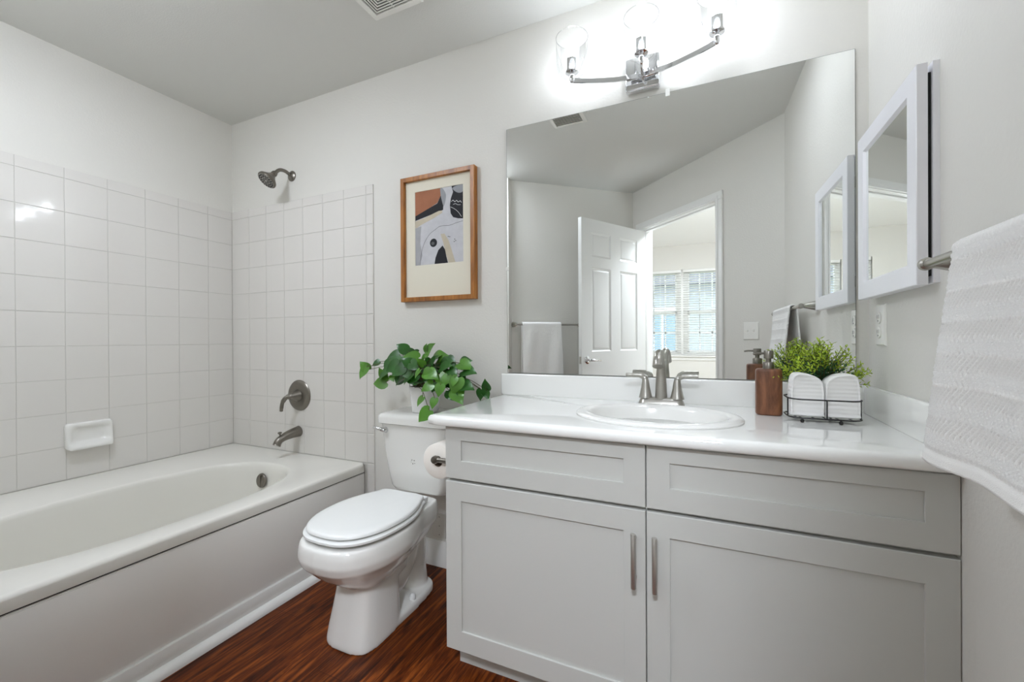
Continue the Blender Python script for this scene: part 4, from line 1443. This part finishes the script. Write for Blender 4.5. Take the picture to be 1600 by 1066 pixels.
loft(bm, [rq(0, H - 0.0005), rq(0, H - 0.003), rq(0.022, H - 0.009), rq(0.024, H - 0.004)], True, False, False)
obj('frame', bm, 'white_plastic', vr, 30)
bm = B(); loft(bm, [rq(0.022, H - 0.001), rq(0.022, H - 0.002)], True, True, True)
obj('cavity_shadow', bm, 'mark_and_shadow', vr)  # grey sheet stands in for the shade behind the register slats
bm = B()
y = ry0 + 0.032
while y < ry1 - 0.03:
    box(bm, rx0 + 0.023, rx1 - 0.023, -0.0065, 0.0065, -0.0007, 0.0007, T=Matrix.Translation((0, y, H - 0.006)) @ Matrix.Rotation(R(-40), 4, 'X'))
    y += 0.0170
obj('slats', bm, 'white_plastic', vr, 0)

# ------------------------------------------------------------------ light switch on the entry wall
se = along_B(3.002, -1.4935)
sw = thing('light_switch', 'white two-gang light switch beside the doorway, seen in the mirror', 'light switch', TB @ Vector((se, 0, 1.075)))
ROOTLOC[sw.name] = sw.location.copy()
bm = B()
SQ = lambda g, y: [Vector((se - 0.058 + g, y, 1.074 + g)), Vector((se + 0.058 - g, y, 1.074 + g)), Vector((se + 0.058 - g, y, 1.190 - g)), Vector((se - 0.058 + g, y, 1.190 - g))]
loft(bm, [SQ(0, 0), SQ(0, 0.002), SQ(0.004, 0.006), SQ(0.01, 0.0065)], True, True, True, 0, TB)
obj('cover_plate', bm, 'white_plastic', sw, 30)
for dx in (-0.023, 0.023):
    bm = B(); box(bm, se + dx - 0.005, se + dx + 0.005, 0.0065, 0.0145, 1.128, 1.142, 0.0015, T=TB)
    obj('toggle', bm, 'white_plastic', sw)

# ------------------------------------------------------------------ the open six-panel door
hx, hy = 2.203, -2.268
DANG = R(119.5)
TDOOR = Matrix.Translation((hx, hy, 0)) @ Matrix.Rotation(DANG, 4, 'Z')     # local x from hinge to latch edge, -y faces the mirror side
dW, dT = 0.805, 0.035
bm = B()
dz_ = 2.045


def panel_face(bm, y, sgn):
    """front face with six raised panels"""
    xs = [0.0, 0.115, 0.345, 0.460, 0.690, dW]
    zs = [0.010, 0.235, 0.770, 0.985, 1.660, 1.745, 1.945, dz_]
    holes = {(1, 1), (1, 3), (1, 5), (3, 1), (3, 3), (3, 5)}
    for i in range(5):
        for j in range(7):
            q = [(xs[i], zs[j]), (xs[i + 1], zs[j]), (xs[i + 1], zs[j + 1]), (xs[i], zs[j + 1])]
            if (i, j) in holes:
                rings = []
                for g, d in ((0, 0), (0.006, 0.005), (0.018, 0.009), (0.030, 0.003), (0.034, 0.0025)):
                    rings.append([Vector((q[0][0] + g, y - sgn * d, q[0][1] + g)), Vector((q[1][0] - g, y - sgn * d, q[1][1] + g)), Vector((q[2][0] - g, y - sgn * d, q[2][1] - g)), Vector((q[3][0] + g, y - sgn * d, q[3][1] - g))])
                loft(bm, rings, True, False, True, 0, TDOOR)
            else:
                bm.faces.new([bm.verts.new(TDOOR @ Vector((x, y, z))) for x, z in q])


panel_face(bm, 0.0, 1)
panel_face(bm, -dT, -1)
for q in ([(0, 0.01), (0, dz_)], [(dW, 0.01), (dW, dz_)]):
    bm.faces.new([bm.verts.new(TDOOR @ Vector(v)) for v in ((q[0][0], 0, q[0][1]), (q[0][0], -dT, q[0][1]), (q[1][0], -dT, q[1][1]), (q[1][0], 0, q[1][1]))])
for z in (0.01, dz_):
    bm.faces.new([bm.verts.new(TDOOR @ Vector(v)) for v in ((0, 0, z), (dW, 0, z), (dW, -dT, z), (0, -dT, z))])
dr = struct('door_1', bm, 'door', None, 20)
bm = B()
kx = dW - 0.062
for s, y in ((1, 0.0), (-1, -dT)):
    lathe(bm, [(0.031, 0), (0.031, 0.004), (0.024, 0.010), (0.011, 0.013), (0.011, 0.045), (0.009, 0.048)], (kx, y, 0.918), (0, s, 0), 24, T=TDOOR)
    tube(bm, smooth_pts([(kx, y + s * 0.045, 0.918), (kx - 0.03, y + s * 0.050, 0.918), (kx - 0.07, y + s * 0.050, 0.916), (kx - 0.105, y + s * 0.048, 0.914)], 6), [0.010] * 7 + [0.0085] * 6 + [0.007] * 6, 14, T=TDOOR)
obj('door_handle', bm, 'chrome', dr)
bm = B(); box(bm, dW - 0.001, dW + 0.0015, -0.028, -0.007, 0.89, 0.946, 0.0005, T=TDOOR)
obj('latch_plate', bm, 'nickel', dr)
for z in (0.25, 1.05, 1.83):
    bm = B(); lathe(bm, [(0.006, -0.04), (0.006, 0.04)], (-0.006, 0.004, z), (0, 0, 1), 12, T=TDOOR)
    obj('hinge', bm, 'nickel', dr)

# ------------------------------------------------------------------ bedroom window, blinds and what stands outside
bm = B()
wy0, wy1 = WY - 0.09, WY - 0.05
mx_ = (WX0 + WX1) / 2
ft = 0.035
box(bm, WX0, WX0 + ft, WY - 0.12, WY - 0.04, WZ0, WZ1, 0.002)
box(bm, WX1 - ft, WX1, WY - 0.12, WY - 0.04, WZ0, WZ1, 0.002)
box(bm, mx_ - 0.07, mx_ + 0.07, WY - 0.12, WY - 0.035, WZ0, WZ1, 0.002)
box(bm, WX0, WX1, WY - 0.12, WY - 0.04, WZ1 - ft, WZ1, 0.002)
box(bm, WX0, WX1, WY - 0.12, WY - 0.04, WZ0, WZ0 + ft, 0.002)
win = struct('window_1', bm, 'trim')
bm = B(); box(bm, WX0 - 0.05, WX1 + 0.05, WY - 0.03, WY + 0.045, WZ0 - 0.022, WZ0, 0.004); box(bm, WX0 - 0.03, WX1 + 0.03, WY, WY + 0.014, WZ0 - 0.075, WZ0 - 0.022, 0.003)
struct('window_sill', bm, 'trim', win)
for xa, xb in ((WX0 + ft, mx_ - 0.07), (mx_ + 0.07, WX1 - ft)):
    bm = B()
    zm = 1.465
    for za, zb in ((WZ0 + ft, zm), (zm, WZ1 - ft)):
        st = 0.026
        box(bm, xa, xa + st, wy0, wy1, za, zb, 0.002); box(bm, xb - st, xb, wy0, wy1, za, zb, 0.002)
        box(bm, xa, xb, wy0, wy1, za, za + st, 0.002); box(bm, xa, xb, wy0, wy1, zb - st, zb, 0.002)
        for k in (1, 2, 3):
            x = xa + (xb - xa) * k / 3
            if k < 3:
                box(bm, x - 0.009, x + 0.009, wy0 + 0.012, wy1 - 0.012, za, zb)
        z = (za + zb) / 2
        box(bm, xa, xb, wy0 + 0.012, wy1 - 0.012, z - 0.009, z + 0.009)
    struct('window_sash', bm, 'trim', win)
    bm = B(); box(bm, xa + 0.01, xb - 0.01, (wy0 + wy1) / 2 - 0.002, (wy0 + wy1) / 2 + 0.002, WZ0 + ft, WZ1 - ft)
    struct('window_pane', bm, 'pane', win)
for xa, xb, lab in ((WX0 + 0.012, mx_ - 0.012, 'white slatted blind nearer the door hinges on the bedroom window'), (mx_ + 0.012, WX1 - 0.012, 'white slatted blind farther from the door on the bedroom window')):
    bl = thing('window_blind', lab, 'blind', ((xa + xb) / 2, WY - 0.015, WZ0), 'blinds on the bedroom window')
    bm = B(); box(bm, xa, xb, WY - 0.034, WY + 0.010, WZ1 - 0.040, WZ1 - 0.002, 0.002)
    obj('head_rail', bm, 'blind', bl)
    bm = B(); box(bm, xa, xb, WY - 0.030, WY + 0.006, WZ0 + 0.006, WZ0 + 0.018, 0.002)
    obj('bottom_rail', bm, 'blind', bl)
    bm = B()
    z = WZ0 + 0.040
    while z < WZ1 - 0.05:
        box(bm, xa + 0.002, xb - 0.002, -0.0185, 0.0185, -0.0010, 0.0010, T=Matrix.Translation((0, WY - 0.012, z)) @ Matrix.Rotation(R(14), 4, 'X'))
        z += 0.0335
    obj('slats', bm, 'blind', bl, 0)
    bm = B()
    for f in (0.12, 0.5, 0.88):
        x = xa + (xb - xa) * f
        for y in (WY - 0.032, WY + 0.008):
            tube(bm, [(x, y, WZ0 + 0.01), (x, y, WZ1 - 0.01)], 0.001, 5)
    obj('ladder_cord', bm, 'blind', bl)

bm = B(); box(bm, -20, 26, -40, -5.06, -0.6, -0.3)
struct('ground_outside', bm, 'lawn')
nh = thing('neighbouring_house', 'grey house beyond the bedroom window, seen through the blinds', 'house', (2.4, -13.0, -0.3))
bm = B(); box(bm, -4, 9, -18, -13, -0.3, 2.9)
obj('house_wall', bm, 'siding', nh)
bm = B(); loft(bm, [[Vector((x, -12.6, 2.8)), Vector((x, -15.5, 4.6)), Vector((x, -18.4, 2.8))] for x in (-4.4, 9.4)], True, True, True)
obj('house_roof', bm, 'roofing', nh)
for x in (-1.2, 1.5, 4.2):
    bm = B()
    box(bm, x - 0.62, x + 0.62, -13.03, -12.96, 0.5, 0.6); box(bm, x - 0.62, x + 0.62, -13.03, -12.96, 2.0, 2.1)
    box(bm, x - 0.62, x - 0.52, -13.03, -12.96, 0.5, 2.1); box(bm, x + 0.52, x + 0.62, -13.03, -12.96, 0.5, 2.1); box(bm, x - 0.03, x + 0.03, -13.03, -12.97, 0.5, 2.1)
    wf = obj('house_window', bm, 'trim', nh)
    bm = B(); box(bm, x - 0.55, x + 0.55, -13.02, -12.99, 0.55, 2.05)
    obj('pane', bm, 'houseglass', wf)

# unseen lamp added in the next room to light the bathroom through the doorway
lp = thing('added_bedroom_lamp', 'unseen round fill lamp added to the bedroom ceiling beyond the doorway', 'ceiling lamp', (2.72, -2.62, H))
bm = B(); lathe(bm, [(0.21, 0), (0.21, 0.014), (0.20, 0.018)], (2.72, -2.62, H), (0, 0, -1), 48)
obj('lamp_base', bm, 'trim', lp)
bm = B(); lathe(bm, [(0.195, 0.0175), (0.195, 0.028), (0.18, 0.036), (0.11, 0.042), (0.0, 0.044)], (2.72, -2.62, H), (0, 0, -1), 48)
obj('lamp_diffuser', bm, 'fill_bed', lp)

# flush lamp added by the tub to brighten the room (out of frame)
bl_ = thing('added_bath_lamp', 'unseen round fill lamp added to the ceiling by the bathtub', 'ceiling lamp', (1.00, -1.22, H))
bm = B(); lathe(bm, [(0.16, 0), (0.16, 0.020), (0.15, 0.024)], (1.00, -1.22, H), (0, 0, -1), 40)
obj('lamp_base', bm, 'trim', bl_)
bm = B(); lathe(bm, [(0.145, 0.0235), (0.145, 0.040), (0.13, 0.052), (0.08, 0.060), (0.0, 0.062)], (1.00, -1.22, H), (0, 0, -1), 40)
obj('lamp_diffuser', bm, 'fill_tub', bl_)

# downlight added to brighten counter, towel and right wall (out of frame)
vd = thing('added_vanity_lamp', 'unseen round fill light added above the vanity counter', 'ceiling lamp', (2.72, -0.45, H))
bm = B()
rings = []
for r_, z_ in ((0.088, H - 0.0005), (0.088, H - 0.004), (0.084, H - 0.006), (0.070, H - 0.006), (0.066, H - 0.001)):
    rings.append([Vector((2.72 + r_ * math.cos(2 * PI * k / 40), -0.45 + r_ * math.sin(2 * PI * k / 40), z_)) for k in range(40)])
loft(bm, rings, True, False, False)
obj('trim_ring', bm, 'white_plastic', vd)
bm = B(); lathe(bm, [(0.067, 0.0005), (0.067, 0.002), (0.0, 0.0025)], (2.72, -0.45, H), (0, 0, -1), 40)
obj('diffuser', bm, 'fill_vanity', vd)
